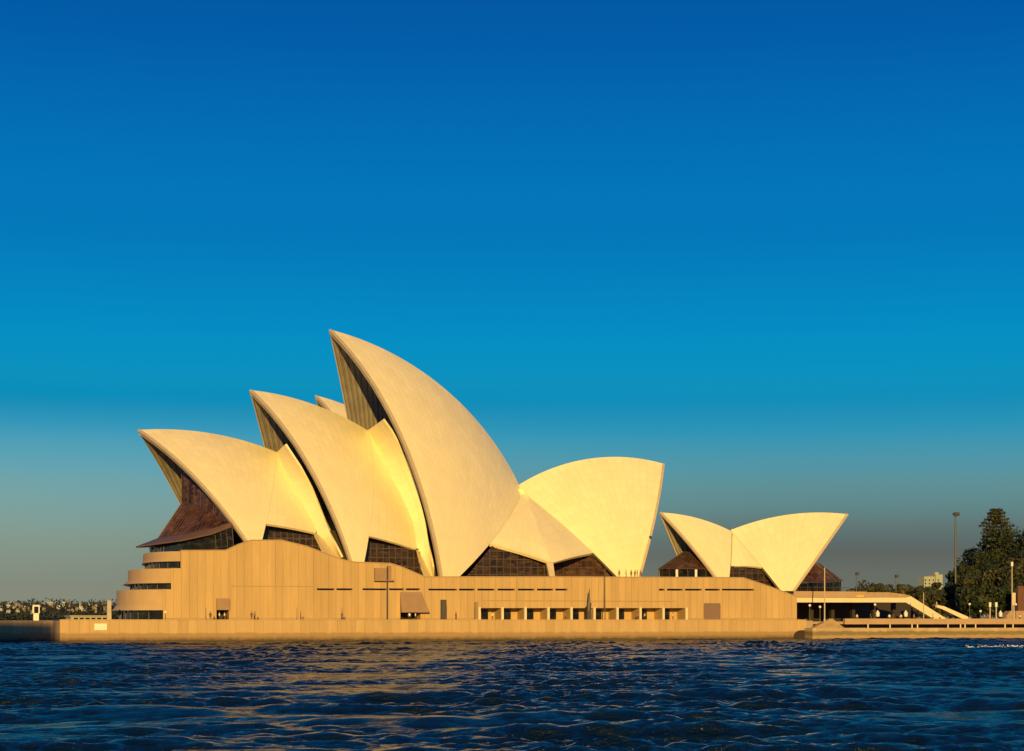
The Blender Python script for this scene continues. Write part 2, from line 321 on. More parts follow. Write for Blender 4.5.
# ---------------------------------------------------------------- shells
def circ(p):
    p = np.array(p); A = np.c_[2*p, np.ones(len(p))]; x = np.linalg.lstsq(A, (p**2).sum(1), rcond=None)[0]
    return x[0], x[1], math.sqrt(x[2]+x[0]**2+x[1]**2)
def slerp(cen, a, b, n):
    u = a-cen; v = b-cen; om = math.acos(np.clip(u@v/np.linalg.norm(u)/np.linalg.norm(v), -1, 1)); T = np.linspace(0, 1, n)[:, None]
    return cen+(np.sin((1-T)*om)*u+np.sin(T*om)*v)/math.sin(om)
class Shell:
    """half shells cut from one sphere, mirrored about the hall's upright plane Y = ax"""
    def __init__(s, ax, ridge, ped, w, cusp, foot, bulge=0):
        R = [at(x, y, ax) for x, y in ridge]; s.ax = ax
        sc, zc, r = circ([(p[0], p[2]) for p in R]); P = at(ped[0], ped[1], ax-w)
        dd = (P[0]-sc)**2+(P[2]-zc)**2; c = (r*r-dd-w*w)/(2*w)
        s.cen = np.array([sc, ax+c, zc]); s.R = math.sqrt(r*r+c*c); s.r = r; s.P1 = P
        a = lambda p: math.atan2(p[2]-zc, p[0]-sc)
        s.a0 = a(R[0]); s.a1 = a(at(cusp[0], cusp[1], ax)); s.P2 = hit(foot[0], foot[1], s.cen, s.R)
        s.P2 = s.cen+(s.P2-s.cen)*s.R/np.linalg.norm(s.P2-s.cen)
    def scaled(s, k, p0, p1):            # the same shell at another size about p0 -> p1
        import copy; o = copy.copy(s); f = lambda p: p1+(p-p0)*k
        o.cen, o.P1, o.P2, o.R, o.r = f(s.cen), f(s.P1), f(s.P2), s.R*k, s.r*k; o.ax = float(f(np.array([0, s.ax, 0.]))[1]); return o
    def rib(s, t, n=40):
        a = s.a0+(s.a1-s.a0)*t; q = np.array([s.cen[0]+s.r*math.cos(a), s.ax, s.cen[2]+s.r*math.sin(a)])
        P = s.P1+(s.P2-s.P1)*t; P = s.cen+(P-s.cen)*s.R/np.linalg.norm(P-s.cen)
        return slerp(s.cen, q, P, n)
    def tz(s, z):                        # Y of the mouth rim at a height
        r = s.rib(0, 80)[::-1]; return float(np.interp(z, r[:, 2], r[:, 1]))
    def yat(s, x, z):                    # near surface at (x, z)
        d = s.R**2-(x-s.cen[0])**2-(z-s.cen[2])**2
        return s.cen[1]-math.sqrt(max(d, 0))
    def mirror(s, v): v = np.array(v); v[..., 1] = 2*s.ax-v[..., 1]; return v
    def build(s, parent, th=1.1, label=None, nu=44, nv=40, drop=2.5):
        off = offs(parent); G = np.array([s.rib(t, nv) for t in np.linspace(0, 1, nu)])
        w = np.abs(s.a1-s.a0)*s.r/2.2; uu = np.repeat(np.linspace(0, w, nu)[:, None], nv, 1)
        vv = np.array([np.concatenate([[0], np.cumsum(np.linalg.norm(np.diff(g, axis=0), axis=1))]) for g in G])
        I = np.arange(nu*nv).reshape(nu, nv); q = np.stack([I[:-1, :-1], I[1:, :-1], I[1:, 1:], I[:-1, 1:]], -1).reshape(-1, 4)
        n = nu*nv; V = np.concatenate([G.reshape(-1, 3), s.mirror(G.reshape(-1, 3))]); F = np.concatenate([q, q[:, ::-1]+n])
        # outward winding
        a, b, c = V[q[900 % len(q)][0]], V[q[900 % len(q)][1]], V[q[900 % len(q)][2]]
        if np.cross(b-a, c-a)@(a-s.cen) < 0: F = F[:, ::-1]
        uv = np.tile(np.stack([uu, vv], -1).reshape(-1, 2), (2, 1))
        o = pyd('roof_shell', V, F, M['tile'], parent, True, uv, off)
        if label: o['label'] = label
        Gi = s.cen+(G-s.cen)*(1-th/s.R); Gi[:, :, 1] = np.minimum(Gi[:, :, 1], s.ax-.01)      # the two linings meet under the ridge
        vi = Gi.reshape(-1, 3); Vl = np.concatenate([vi, s.mirror(vi)]); Fl = [list(f) for f in np.concatenate([q[:, ::-1], q+n])]
        # rim, back edge: concrete strips from the tile edge to the lining
        eps = .999
        ext = []; base = 2*n; k = 0
        for m_ in (0, 1):
            for E_, Ei in ((G[0], Gi[0]), (G[-1], Gi[-1]), (G[:, -1], Gi[:, -1])):
                A_ = s.cen+(E_-s.cen)*1.0006; B_ = Ei
                if m_: A_ = s.mirror(A_); B_ = s.mirror(B_)
                m = len(A_); ext += list(A_)+list(B_)
                Fl += [[base+k+i, base+k+i+1, base+k+m+i+1, base+k+m+i] for i in range(m-1)]; k += 2*m
        uvl = np.concatenate([uv, np.full((len(ext), 2), .3)])
        ln = pyd('shell_lining', np.concatenate([Vl, np.array(ext)]), Fl, M['concrete'], o, True, uvl)
        ln.data.transform(__import__('mathutils').Matrix.Translation(-Vector(off)))
        sm = np.ones(len(Fl), bool); sm[2*len(q):] = False; ln.data.polygons.foreach_set('use_smooth', sm)
        # raised tile lip along the mouth
        r0 = G[0]; tn = np.gradient(r0, axis=0); tn /= np.linalg.norm(tn, axis=1)[:, None]; nr = (r0-s.cen)/s.R; sd_ = np.cross(tn, nr)
        lip = [r0+nr*.16-sd_*.25*sg_ for sg_ in (1,)]
        MBv = []; Fv = []
        for m_ in (0, 1):
            ring = [r0+nr*.12-sd_*.3, r0+nr*.12+sd_*.3, r0-nr*.25+sd_*.3, r0-nr*.25-sd_*.3]
            if m_: ring = [s.mirror(x) for x in ring]
            b0 = len(MBv); m = len(r0); MBv += list(np.concatenate(ring))
            for j in range(4):
                for i in range(m-1): Fv.append((b0+j*m+i, b0+j*m+i+1, b0+((j+1) % 4)*m+i+1, b0+((j+1) % 4)*m+i))
        pyd('rim', MBv, Fv, M['edge'], o, False, None, off)
        return o
def rs(curve, n):                        # resample a polyline
    c = np.array(curve, float); d = np.concatenate([[0], np.cumsum(np.linalg.norm(np.diff(c, axis=0), axis=1))]); t = np.linspace(0, d[-1], n)
    return np.stack([np.interp(t, d, c[:, i]) for i in range(3)], -1)
def loft(name, curves, mat, parent, ax=None, n=24, m=16, bulge=0, solid=.7, both=True, uvs=2.2, ball=None):
    cs = [rs(c, n) for c in curves]; K = len(cs); G = []
    for u in np.linspace(0, K-1, m*(K-1)+1):
        i = min(int(u), K-2); f = u-i; g = cs[i]*(1-f)+cs[i+1]*f
        if bulge:
            tt_ = np.linspace(0, 1, n); uu_ = u/(K-1); g = g+np.array([0, -1., .25])*bulge*(math.sin(math.pi*uu_)*(tt_*np.sin(np.pi*np.clip(tt_*.5+.0, 0, 1)))) [:, None]
        G.append(g)
    G = np.array(G); a, b = G.shape[:2]
    if ball: d_ = G-ball.cen; G = ball.cen+d_*(ball.R/np.linalg.norm(d_, axis=2))[..., None]
    I = np.arange(a*b).reshape(a, b)
    q = np.stack([I[:-1, :-1], I[1:, :-1], I[1:, 1:], I[:-1, 1:]], -1).reshape(-1, 4); V = G.reshape(-1, 3)
    nrm = np.cross(V[q[:, 1]]-V[q[:, 0]], V[q[:, 2]]-V[q[:, 0]]).sum(0)
    if nrm[1] > 0: q = q[:, ::-1]
    uv = np.stack(np.meshgrid(np.arange(a)*1., np.arange(b)*1., indexing='ij'), -1).reshape(-1, 2)
    Ln = np.linalg.norm(G[-1][-1]-G[0][-1]); uv[:, 0] *= Ln/uvs/a; uv[:, 1] *= np.linalg.norm(G[0][-1]-G[0][0])/b
    out = []
    for mir in ((0, 1) if both and ax is not None else (0,)):
        VV = V.copy(); qq = q
        if mir: VV[:, 1] = 2*ax-VV[:, 1]; qq = q[:, ::-1]
        o = pyd(name, VV, qq, mat, parent, True, uv, offs(parent))
        if solid:
            sm = o.modifiers.new('thickness', 'SOLIDIFY'); sm.thickness = solid; sm.offset = -1
            es = o.modifiers.new('sharp_edges', 'EDGE_SPLIT'); es.split_angle = math.radians(35)
        out.append(o)
    return out
def pts(lst, yf):                        # survey a list of sightings; yf(z) gives the depth at a height
    out = []
    for px, py in lst:
        y = yf(20.) if callable(yf) else yf
        for _ in range(12):
            p = at(px, py, y)
            if callable(yf): y = .5*y+.5*yf(p[2])
        out.append(at(px, py, y))
    return np.array(out)

AX = 56.
hall = empty('concert_hall', (0, AX, 12.9))
tag(hall, 'largest group of nested cream tiled sail roofs, with the tallest peak, on the podium', 'concert hall')
A1 = Shell(AX, [(138.7, 430), (173.9, 429.3), (197.3, 431.2), (225.5, 436.3), (251.2, 442.9), (275.9, 451.6)], (246.5, 541), 24, (277, 452), (262, 541))
A2 = Shell(AX, [(250.5, 390.3), (277.5, 393.8), (298.6, 399.2), (319.7, 406.7), (340.8, 416.8), (366.6, 429)], (352.5, 566), 27, (368, 429.8), (363.4, 566))
A3 = Shell(AX, [(330.2, 329.8), (350, 335), (380.6, 348), (404, 360), (427.5, 375), (451, 393.8), (474.4, 418.4), (488.8, 434.7)], (442, 580), 27, (519.5, 492), (459, 577))
A4 = Shell(AX, [(663.4, 464), (635.8, 457.6), (612.3, 456.9), (589, 458.8), (565.5, 464), (542, 472.8), (517, 485.7)], (638, 582), 15, (515, 487), (621, 581))
A1.build(hall, label='lowest north shell, its peak leaning far out to the left')
A2.build(hall, label='middle shell between the low north shell and the tallest one')
A3.build(hall, label='tallest shell of all, its peak high above the others')
A4.build(hall, label='bright shell opening away to the right, facing the low sun')
def rimfrac(sh, k, d): return lambda z: AX+min(-.01, (sh.tz(z)-AX)*k+d)
def seq(a, b, t): return a+(b-a)*t
for (bk, front, left, right, low, leg, cut) in (
    (A1, A2, [(276, 452.5), (284, 468), (294, 488), (304, 507), (315, 525), (331, 545)],
         [(285, 444.5), (300, 467), (312, 489), (321, 510), (330, 533), (341.5, 557.5)],
         (266.5, 524), [(316, 533), (325, 541), (341.5, 560), (327.4, 556)], .86),
    (A2, A3, [(367, 430), (376, 443), (388, 470), (402, 498), (413.7, 523.8), (422, 548)],
         [(383, 419.6), (392, 432), (409, 465), (418.4, 493), (425.5, 523.8), (432.5, 567)],
         (368, 541.3), [(417, 550), (421.5, 552), (433, 580), (428, 578)], .84)):
    E = bk.rib(1, 40); Lc = E[:int(40*cut)]
    sp_ = lambda lst: np.array([hit(px, py, bk.cen, bk.R) for px, py in lst])
    Rc = sp_(left[:-1]+[leg[0]]); Rc[0] = E[0]
    loft('side_shell', [Lc, (rs(Lc, 24)*.5+rs(Rc, 24)*.5), Rc], M['tile'], hall, AX, solid=.6, ball=bk)
    Lf = sp_(left[:-1]+[leg[0], leg[2]]); Lf[0] = E[0]; rim_ = pts(right, rimfrac(front, .96, 1.0))[:, 1]
    R2_ = np.array([at(px, py, w_*y_+(1-w_)*(hit(px, py, bk.cen, bk.R)[1]-3.)) for (px, py), y_, w_ in zip(right, rim_, (1, .9, .6, .35, .2, .15))])
    loft('louvre_wall', [rs(Lf, 24), rs(R2_, 24)], M['tile'], hall, AX, solid=.4, m=6)
    q = sp_(leg)+np.array([0, -.25, 0])
    loft('leg', [[q[0], q[3]], [q[1], q[2]]], M['edge'], hall, AX, n=4, m=3, solid=1.)
# side shells between the tallest shell and the shell facing south
E3 = A3.rib(1, 60); i3 = int(np.argmin(abs(E3[:, 2]-20.6))); E4 = A4.rib(1, 60); i4 = int(np.argmin(abs(E4[:, 2]-19.3)))
mid = np.array([at(524, 495, AX-2.5), at(532, 512, AX-9.5), at(540, 533, AX-15.5), at(546.5, 549, AX-19), at(551, 562.5, AX-21)])
o_ = loft('side_shell', [E3[:i3], (rs(E3[:i3], 24)+rs(mid, 24))/2, mid], M['tile'], hall, AX, bulge=.5, solid=.8)
o_ = loft('side_shell', [mid+np.array([.15, .35, -.1]), (rs(mid, 24)+rs(E4[:i4], 24))/2, E4[:i4]], M['tile'], hall, AX, bulge=.5, solid=.8)
q = [at(546, 561, AX-20.7), at(553, 561.5, AX-21.2), at(555.5, 580, AX-22.5), at(550.5, 580, AX-22.5)]
loft('leg', [[q[0], q[3]], [q[1], q[2]]], M['edge'], hall, AX, n=4, m=3, solid=1.2)
def glazing(parent, poly, y, nm=9, rows=3, mat='glass', ax=None, name='glass_wall'):
    """bronze glass in an upright frame, poly = sightings of its outline on the plane Y = y"""
    P = [at(a, b, y) for a, b in poly]; pz = [(p[0], p[2]) for p in P]
    for mir in ((0, 1) if ax else (0,)):
        f = (lambda v: 2*ax-v) if mir else (lambda v: v)
        y0, y1 = sorted((f(y), f(y+.15)))
        g = MB().prism(pz, y0, y1).build(name, M[mat], parent, offs(parent))
        b = MB(); x0 = min(p[0] for p in pz); x1 = max(p[0] for p in pz)
        def span(x):
            zs = []
            for i in range(len(pz)):
                (xa, za), (xb, zb) = pz[i], pz[(i+1) % len(pz)]
                if (xa-x)*(xb-x) <= 0 and xa != xb: zs.append(za+(zb-za)*(x-xa)/(xb-xa))
            return (min(zs), max(zs)) if len(zs) > 1 else None
        def hspan(z):
            xx = []
            for i in range(len(pz)):
                (xa, za), (xb, zb) = pz[i], pz[(i+1) % len(pz)]
                if (za-z)*(zb-z) <= 0 and za != zb: xx.append(xa+(xb-xa)*(z-za)/(zb-za))
            return (min(xx), max(xx)) if len(xx) > 1 else None
        for i in range(1, nm):
            x = x0+(x1-x0)*i/nm; s_ = span(x)
            if s_: b.box(x-.06, x+.06, f(y-.12)-.1, f(y-.12)+.1, s_[0], s_[1])
        z0 = min(p[1] for p in pz); z1 = max(p[1] for p in pz)
        for i in range(1, rows+1):
            z = z0+(z1-z0)*i/(rows+1); h_ = hspan(z)
            if h_: b.box(h_[0], h_[1], f(y-.12)-.07, f(y-.12)+.07, z-.08, z+.08)
        b.build('mullions', M['bronze'], g, offs(parent))
glazing(hall, [(264, 523), (318, 531.5), (331, 560), (255, 560)], AX-15.5, 12, 4, ax=AX)
glazing(hall, [(366, 539), (419, 549), (432, 585), (358, 585)], AX-18., 12, 4, ax=AX)
glazing(hall, [(494, 543.5), (549, 561), (551, 590), (455, 590)], AX-18.2, 14, 5, ax=AX)
glazing(hall, [(551, 560), (607, 553), (622, 590), (551, 590)], AX-10.5, 12, 4, mat='glass_roof', ax=AX)
MB().box(-30, 38, AX-8, AX+8, 12.9, 24).build('sky_blocker', M['dark'], hall, offs(hall))  # dark block added to stop sky showing through under the shells
# north foyer: upright glass inside the low north shell, then a flared glass skirt and its base
xc = float(at(182, 500, AX)[0]); xg = lambda y: xc+abs(y-AX)*.34
zlow = lambda y: 30.0-(abs(y-AX)/18)**1.3*5.2
prof = []
for z in [44-.4*i for i in range(60)]:
    y = AX-4.
    for _ in range(30): y = .5*y+.5*(A1.yat(xg(y), z)+1.15)
    if y < AX-.3 and z > zlow(y)+.3: prof.append((y, z))
y = prof[-1][0]; low = [(yy, zlow(yy)) for yy in np.linspace(y, 2*AX-y, 17)]
half = prof+low[:9]
def half_glass(m_):
    f = (lambda q: 2*AX-q) if m_ else (lambda q: q)
    pl = half+[(AX, max(z for _, z in prof))] if prof[0][0] < AX-.5 else half
    v = [(xg(y), f(y), z) for y, z in pl]; n = len(pl)
    return v+[(x+.3, y, z) for x, y, z in v], [tuple(range(n)), tuple(range(2*n-1, n-1, -1))]+[(i, i+n, (i+1) % n+n, (i+1) % n) for i in range(n)]
gm = MB(); gm.add(*half_glass(0)); gm.add(*half_glass(1)); g = gm.build('glass_wall', M['glass_roof'], hall, offs(hall))
b = MB()
for y, z0 in low[1:-1]:
    ya = y if y < AX else 2*AX-y; zs = [z for yy_, z in prof if yy_ < ya]
    if zs: b.box(xg(y)-.12, xg(y)-.02, y-.06, y+.06, z0, max(zs))
for (ya, za), (yb, zb) in zip(low[:-1], low[1:]): b.tube((xg(ya)-.1, ya, za+.1), (xg(yb)-.1, yb, zb+.1), .12, n=5)
b.build('mullions', M['bronze'], g, offs(hall))
def ring(lst): return np.array([at(*p) for p in lst]+[at(*p)*np.array([1, -1, 1])+np.array([0, 2*AX, 0]) for p in lst[::-1]])
r0 = np.array([(xg(y)-.05, y, zlow(y)) for y in np.linspace(AX-17.5, AX+17.5, 15)])
r1 = ring([(232, 522.5, AX-21), (215, 528.5, AX-18.5), (192, 533.5, AX-13), (170, 537, AX-6.5), (159, 538.5, AX-1)])
r2 = ring([(232, 526.5, AX-22), (212, 534.0, AX-20), (182, 540.5, AX-15), (152, 544.5, AX-7), (137, 546.8, AX-1)])
r3 = ring([(234, 552, AX-21.4), (214, 553, AX-18.5), (188, 555, AX-13.5), (162, 557, AX-7), (153, 557, AX-1.5)])
def strip(name, rings, mat, parent, solid=0):
    n = len(rings[0]); V = np.concatenate(rings); F = [(j*n+i, j*n+i+1, (j+1)*n+i+1, (j+1)*n+i) for j in range(len(rings)-1) for i in range(n-1)]
    o = pyd(name, V, F, mat, parent, False, None, offs(parent))
    if solid: md = o.modifiers.new('thickness', 'SOLIDIFY'); md.thickness = solid; md.offset = 0
    return o
sk = strip('glass_roof', [rs(r0, 24), rs(r1, 24)], M['glass_roof'], hall, .2)
b = MB(); a0, a1 = rs(r0, 40), rs(r1, 40)
for i in range(40): b.tube(a0[i]+[0, 0, .15], a1[i]+[0, 0, .15], .07, n=5)
for i in range(39): b.tube(a1[i]+[0, 0, .15], a1[i+1]+[0, 0, .15], .07, n=5)
b.build('mullions', M['maroon'], sk, offs(hall))
strip('canopy', [rs(r1, 24), rs(r2, 24)], M['canopy'], hall, .3)
sk = strip('glass_wall', [rs(r1, 24)*.6+rs(r2, 24)*.4-[0, 0, .3], rs(r3, 24)], M['glass_dark'], hall, .15)
b = MB(); a0, a1 = rs(r1, 40)*.6+rs(r2, 40)*.4-[0, 0, .3], rs(r3, 40)
for i in range(40): b.tube(a0[i], a1[i], .07, n=5)
for k in (.4, .75):
    a_ = a0*(1-k)+a1*k
    for i in range(39): b.tube(a_[i], a_[i+1], .06, n=5)
b.build('mullions', M['bronze'], sk, offs(hall))

# theatre behind, the same family of shells at a smaller size
k = .85; AX2 = 116.; p1 = at(316, 395.5, AX2); p0 = A3.rib(0, 2)[0]
th2 = empty('opera_theatre', (p1[0], AX2, 12.9)); tag(th2, 'second group of tiled sail roofs, mostly hidden, one peak showing behind the tallest sail', 'opera theatre')
for a, dz in ((A1, -4), (A2, -4), (A3, 0), (A4, -2)): a.scaled(k, p0, p1+np.array([0, 0, dz])).build(th2)

# restaurant pavilion at the south-west corner
RX = 23.5
rest = empty('restaurant_pavilion', (sx(745, RX), RX, 10.5)); tag(rest, 'small separate pair of tiled sail roofs back to back at the podium right end', 'restaurant')
B1 = Shell(RX, [(660.6, 512.5), (682, 514.6), (703, 520), (719.7, 525.6), (731, 531)], (718, 581), 7, (731.6, 531.3), (729, 581))
B2 = Shell(RX, [(847.4, 514), (818, 512.7), (794.7, 514), (771, 517.7), (747.8, 523.3), (731, 530.3)], (793.5, 591), 9, (730.6, 530.6), (781, 591))
B1.build(rest, .7, 'smaller left shell pointing to the left'); B2.build(rest, .7, 'larger right shell rising to a peak on the right')
E1 = B1.rib(1, 60); E2 = B2.rib(1, 60); j1 = int(np.argmin(abs(E1[:, 2]-sz(730, 567, RX-5)))); j2 = int(np.argmin(abs(E2[:, 2]-sz(767, 568.5, RX-5))))
loft('side_shell', [E1[:j1]+[.25, .25, 0], (rs(E1[:j1], 24)+rs(E2[:j2], 24))/2, E2[:j2]], M['tile'], rest, RX, bulge=.6, solid=.5)
glazing(rest, [(729, 565.5), (768, 566.5), (782, 595), (727, 595)], RX-4.6, 9, 3, ax=RX)
def skirt(a0_, a1_, a2_, name):
    rr = lambda l: np.array([at(*p) for p in l]+[at(*p)*np.array([1, -1, 1])+np.array([0, 2*RX, 0]) for p in l[::-1]])
    c0, c1, c2 = rr(a0_), rr(a1_), rr(a2_)
    g = strip('glass_roof', [rs(c0, 20), rs(c1, 20)], M['glass_roof'], rest, .15)
    b = MB(); a, d = rs(c0, 26), rs(c1, 26)
    for i in range(26): b.tube(a[i]+[0, 0, .12], d[i]+[0, 0, .12], .09, n=5)
    for i in range(25): b.tube(d[i]+[0, 0, .12], d[i+1]+[0, 0, .12], .09, n=5)
    b.build('mullions', M['bronze'], g, offs(rest))
    g = strip('glass_wall', [rs(c1, 20)+[0, 0, -.15], rs(c2, 20)], M['glass_dark'], rest, .12)
    b = MB(); a, d = rs(c1, 26), rs(c2, 26)
    for i in range(0, 26, 2): b.tube(a[i], d[i], .1, n=5)
    for i in range(25): b.tube(d[i], d[i+1], .1, n=5)
    b.build('mullions', M['bronze'], g, offs(rest))
skirt([(705, 560, RX-2.6), (697, 554.5, RX-2.2), (690, 552.5, RX-1.4), (685, 552, RX-.4)],
      [(714, 570, RX-4.6), (700, 569.4, RX-5), (678, 569, RX-4.2), (664.5, 569, RX-1.6)],
      [(714, 582, RX-4.4), (700, 582, RX-4.8), (678, 582, RX-4.0), (665, 582, RX-1.4)], 'north')
skirt([(806, 569, RX-3), (811, 565, RX-2.5), (815, 563.5, RX-1.5), (819, 563.5, RX-.5)],
      [(797, 583, RX-6.0), (812, 582, RX-6.0), (830, 581.5, RX-4.5), (843, 581, RX-1.8)],
      [(797, 596, RX-5.7), (812, 596, RX-5.7), (830, 596, RX-4.2), (842, 596, RX-1.6)], 'south')
for a in (676.8, 696):
    p = at(a, 570, RX-7); MB().tube((p[0], p[1], 12), (p[0], p[1], sz(a, 569.5, RX-7)), .28, n=10).build('column', M['white'], rest, offs(rest))

# ---------------------------------------------------------------- podium
WY = 14.
pod = empty('podium', (sx(480, WY), WY, PZ)); tag(pod, 'long sunlit granite podium with vertical panel joints, carrying all the sail roofs', 'podium')
po = offs(pod)
P_ = lambda a, b: (sx(a, WY), sz(a, b, WY))
top = [(163, 590), (163, 589.3), (171, 589.3), (171, 568.2), (180.6, 568.2), (180.6, 551), (225.5, 550.7), (238, 545), (251, 540.6), (281.7, 540.6), (306, 546.5), (331, 556), (345, 560.7), (356, 562.6), (390, 563.8), (400, 566.6), (425, 577.3), (560, 577.2), (743, 578), (770, 587), (796.8, 597)]
outline = [(P_(163, 600)[0], PZ-.3)]+[P_(*t) for t in top]+[(P_(796.8, 600)[0], PZ-.3)]
holes = []; backs = []
def hole(x0, x1, y0, y1, depth, mat, name, toground=False):
    a, z1 = P_(x0, y0); c, z0 = P_(x1, y1)
    if toground: z0 = PZ+.02
    holes.append([(a, z0), (c, z0), (c, z1), (a, z1)]); backs.append((a, c, z0, z1, depth, mat, name)); return a, c, z0, z1
for a, c in ((317, 334.5), (336.5, 352.5), (362.5, 387), (389, 404), (406, 420)): hole(a, c, 588.3, 590.3, 1.2, 'glass_dark', 'slot_window')
for a, c in ((428.5, 457), (459, 474.8), (477.5, 494.8), (497.5, 515), (517.8, 534.6), (537, 553.4), (555.4, 567.5)): hole(a, c, 588.6, 590.6, 1.2, 'glass_dark', 'slot_window')
for a, c in ((659, 664.5), (667, 683), (685, 702), (705, 720), (722, 754)): hole(a, c, 588.7, 590.7, 1.2, 'glass_dark', 'slot_window')
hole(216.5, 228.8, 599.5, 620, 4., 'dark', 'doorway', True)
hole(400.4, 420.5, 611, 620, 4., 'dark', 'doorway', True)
bays = [(480.4+23.0*i, 480.4+23.0*i+20.6) for i in range(9)]
bh = [hole(a, c, 608, 620, 4., 'granite_plain', 'bay', True) for a, c in bays]
w = MB()
tp = outline[1:-1]; bx_ = sorted(set([round(p[0], 4) for p in tp]+[round(h[i][0], 4) for h in holes for i in (0, 1)]))
def ztop_at(x, side):
    c = [(p, q) for p, q in zip(tp[:-1], tp[1:]) if q[0]-p[0] > 1e-4 and p[0]-1e-3 <= x+side*1e-3*2 <= q[0]+1e-3]
    p, q = c[0]; return p[1]+(q[1]-p[1])*(x-p[0])/(q[0]-p[0])
zb0 = outline[0][1]
for xa, xb in zip(bx_[:-1], bx_[1:]):
    if xb-xa < 1e-3: continue
    mxx = (xa+xb)/2; hs = sorted([(h[0][1], h[2][1]) for h in holes if h[0][0] < mxx < h[1][0]]); z = zb0
    for z0, z1 in hs:
        w.add([(xa, WY, z), (xb, WY, z), (xb, WY, z0), (xa, WY, z0)], [(0, 1, 2, 3)]); z = z1
    w.add([(xa, WY, z), (xb, WY, z), (xb, WY, ztop_at(xb, -1)), (xa, WY, ztop_at(xa, 1))], [(0, 1, 2, 3)])
n = len(outline)
w.add([(x, WY, z) for x, z in outline]+[(x+24, WY+104, z) for x, z in outline], [(i, (i+1) % n, (i+1) % n+n, i+n) for i in range(n)])
w.add([(x+24, WY+104, z) for x, z in outline], [tuple(range(n))])
for h, (a, c, z0, z1, d, mat, nm_) in zip(holes, backs):
    w.add([(x, WY, z) for x, z in h]+[(x, WY+d, z) for x, z in h], [(i, i+4, (i+1) % 4+4, (i+1) % 4) for i in range(4)])
w.build('wall', M['granite'], pod, po)
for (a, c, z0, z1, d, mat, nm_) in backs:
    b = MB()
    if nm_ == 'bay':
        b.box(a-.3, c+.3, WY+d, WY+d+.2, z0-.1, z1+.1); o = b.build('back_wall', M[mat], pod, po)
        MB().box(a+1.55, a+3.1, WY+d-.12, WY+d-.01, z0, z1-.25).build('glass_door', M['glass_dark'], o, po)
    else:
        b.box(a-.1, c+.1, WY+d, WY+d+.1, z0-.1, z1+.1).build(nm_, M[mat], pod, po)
# pale slender piers in front of the bays, thin ledge above, horizontal joint
for i in range(10):
    x = sx(479+23.0*i+.3, WY-.25); MB().box(x-.24, x+.24, WY-.45, WY-.004, PZ+.01, sz(500, 607.6, WY)+.1).build('pier', M['cream'], pod, po)
MB().box(sx(482, WY), sx(676, WY), WY-.14, WY-.003, sz(500, 600.9, WY), sz(500, 600.2, WY)).build('ledge', M['granite_dark'], pod, po)
MB().box(sx(230, WY), sx(316, WY), WY-.10, WY-.003, sz(270, 586.5, WY), sz(270, 585.9, WY)).build('ledge', M['granite_dark'], pod, po)
gaps = sorted((h[0][0], h[1][0]) for h in holes if h[0][1] < PZ+.1); x_ = P_(163, 600)[0]+.1
for g0, g1 in gaps+[(P_(796.5, 600)[0], 0)]:
    if g0-x_ > .3: MB().box(x_, g0-.02, WY-.06, WY-.004, PZ+.005, PZ+.55).build('base_strip', M['granite_dark'], pod, po)  # thin darker strip along the foot of the wall
    x_ = g1+.02
# coping along the top of the wall
b = MB(); cp = [P_(*t) for t in top[5:]]
for (xa, za), (xb, zb) in zip(cp[:-1], cp[1:]):
    b.add([(xa, WY-.12, za+.02), (xb, WY-.12, zb+.02), (xb, WY+.7, zb+.02), (xa, WY+.7, za+.02), (xa, WY-.12, za+.2), (xb, WY-.12, zb+.2), (xb, WY+.7, zb+.2), (xa, WY+.7, za+.2)],
          [(0, 3, 2, 1), (4, 5, 6, 7), (0, 1, 5, 4), (1, 2, 6, 5), (2, 3, 7, 6), (3, 0, 4, 7)])
b.build('coping', M['granite_dark'], pod, po)
# hoods, door, hanging cabinet
a, z1 = P_(216, 598.3); c, z0 = P_(229.3, 610)
hd = MB(); hd.prism([(a, z0), (c, z0), (c, z1), (a, z1)], WY-.5, WY-.003); hd.build('hood', M['hood'], pod, po)
xa, zt_ = P_(400, 592); xb, zb_ = P_(427.5, 612.5); xm = P_(421.5, 592)[0]
hd = MB(); hd.add([(xa, WY-.004, zt_), (xm, WY-.004, zt_), (xb, WY-1.6, zb_), (xa, WY-1.6, zb_), (xa, WY-.004, zb_), (xb, WY-.004, zb_)], [(0, 3, 2, 1), (0, 4, 3), (1, 2, 5), (3, 4, 5, 2)])
hd.build('hood', M['hood'], pod, po)['label'] = 'large brown sloping hood over the service opening'
a, z1 = P_(703.7, 603.8); c, z0 = P_(720.4, 619.6)
dr = MB().box(a, c, WY-.08, WY-.003, PZ+.01, z1); dr.build('roller_door', M['door'], pod, po)
dr = MB()
for i in range(9): dr.box(a+.1, c-.1, WY-.11, WY-.081, PZ+.15+i*.42, PZ+.45+i*.42)
dr.build('door_slats', M['door'], pod, po)
a, z1 = P_(374, 568); c, z0 = P_(388, 580); e = P_(392.5, 581)[0]
bx = MB(); bx.box(a, c-.3, WY-.7, WY-.003, z0, z1); bx.box(a-.2, e, WY-1.1, WY-.71, z0-.25, z0+.05); bx.box(c-.2, e-.6, WY-.9, WY-.003, z0+.06, z1+.5); bx.build('plant_box', M['hood'], pod, po)
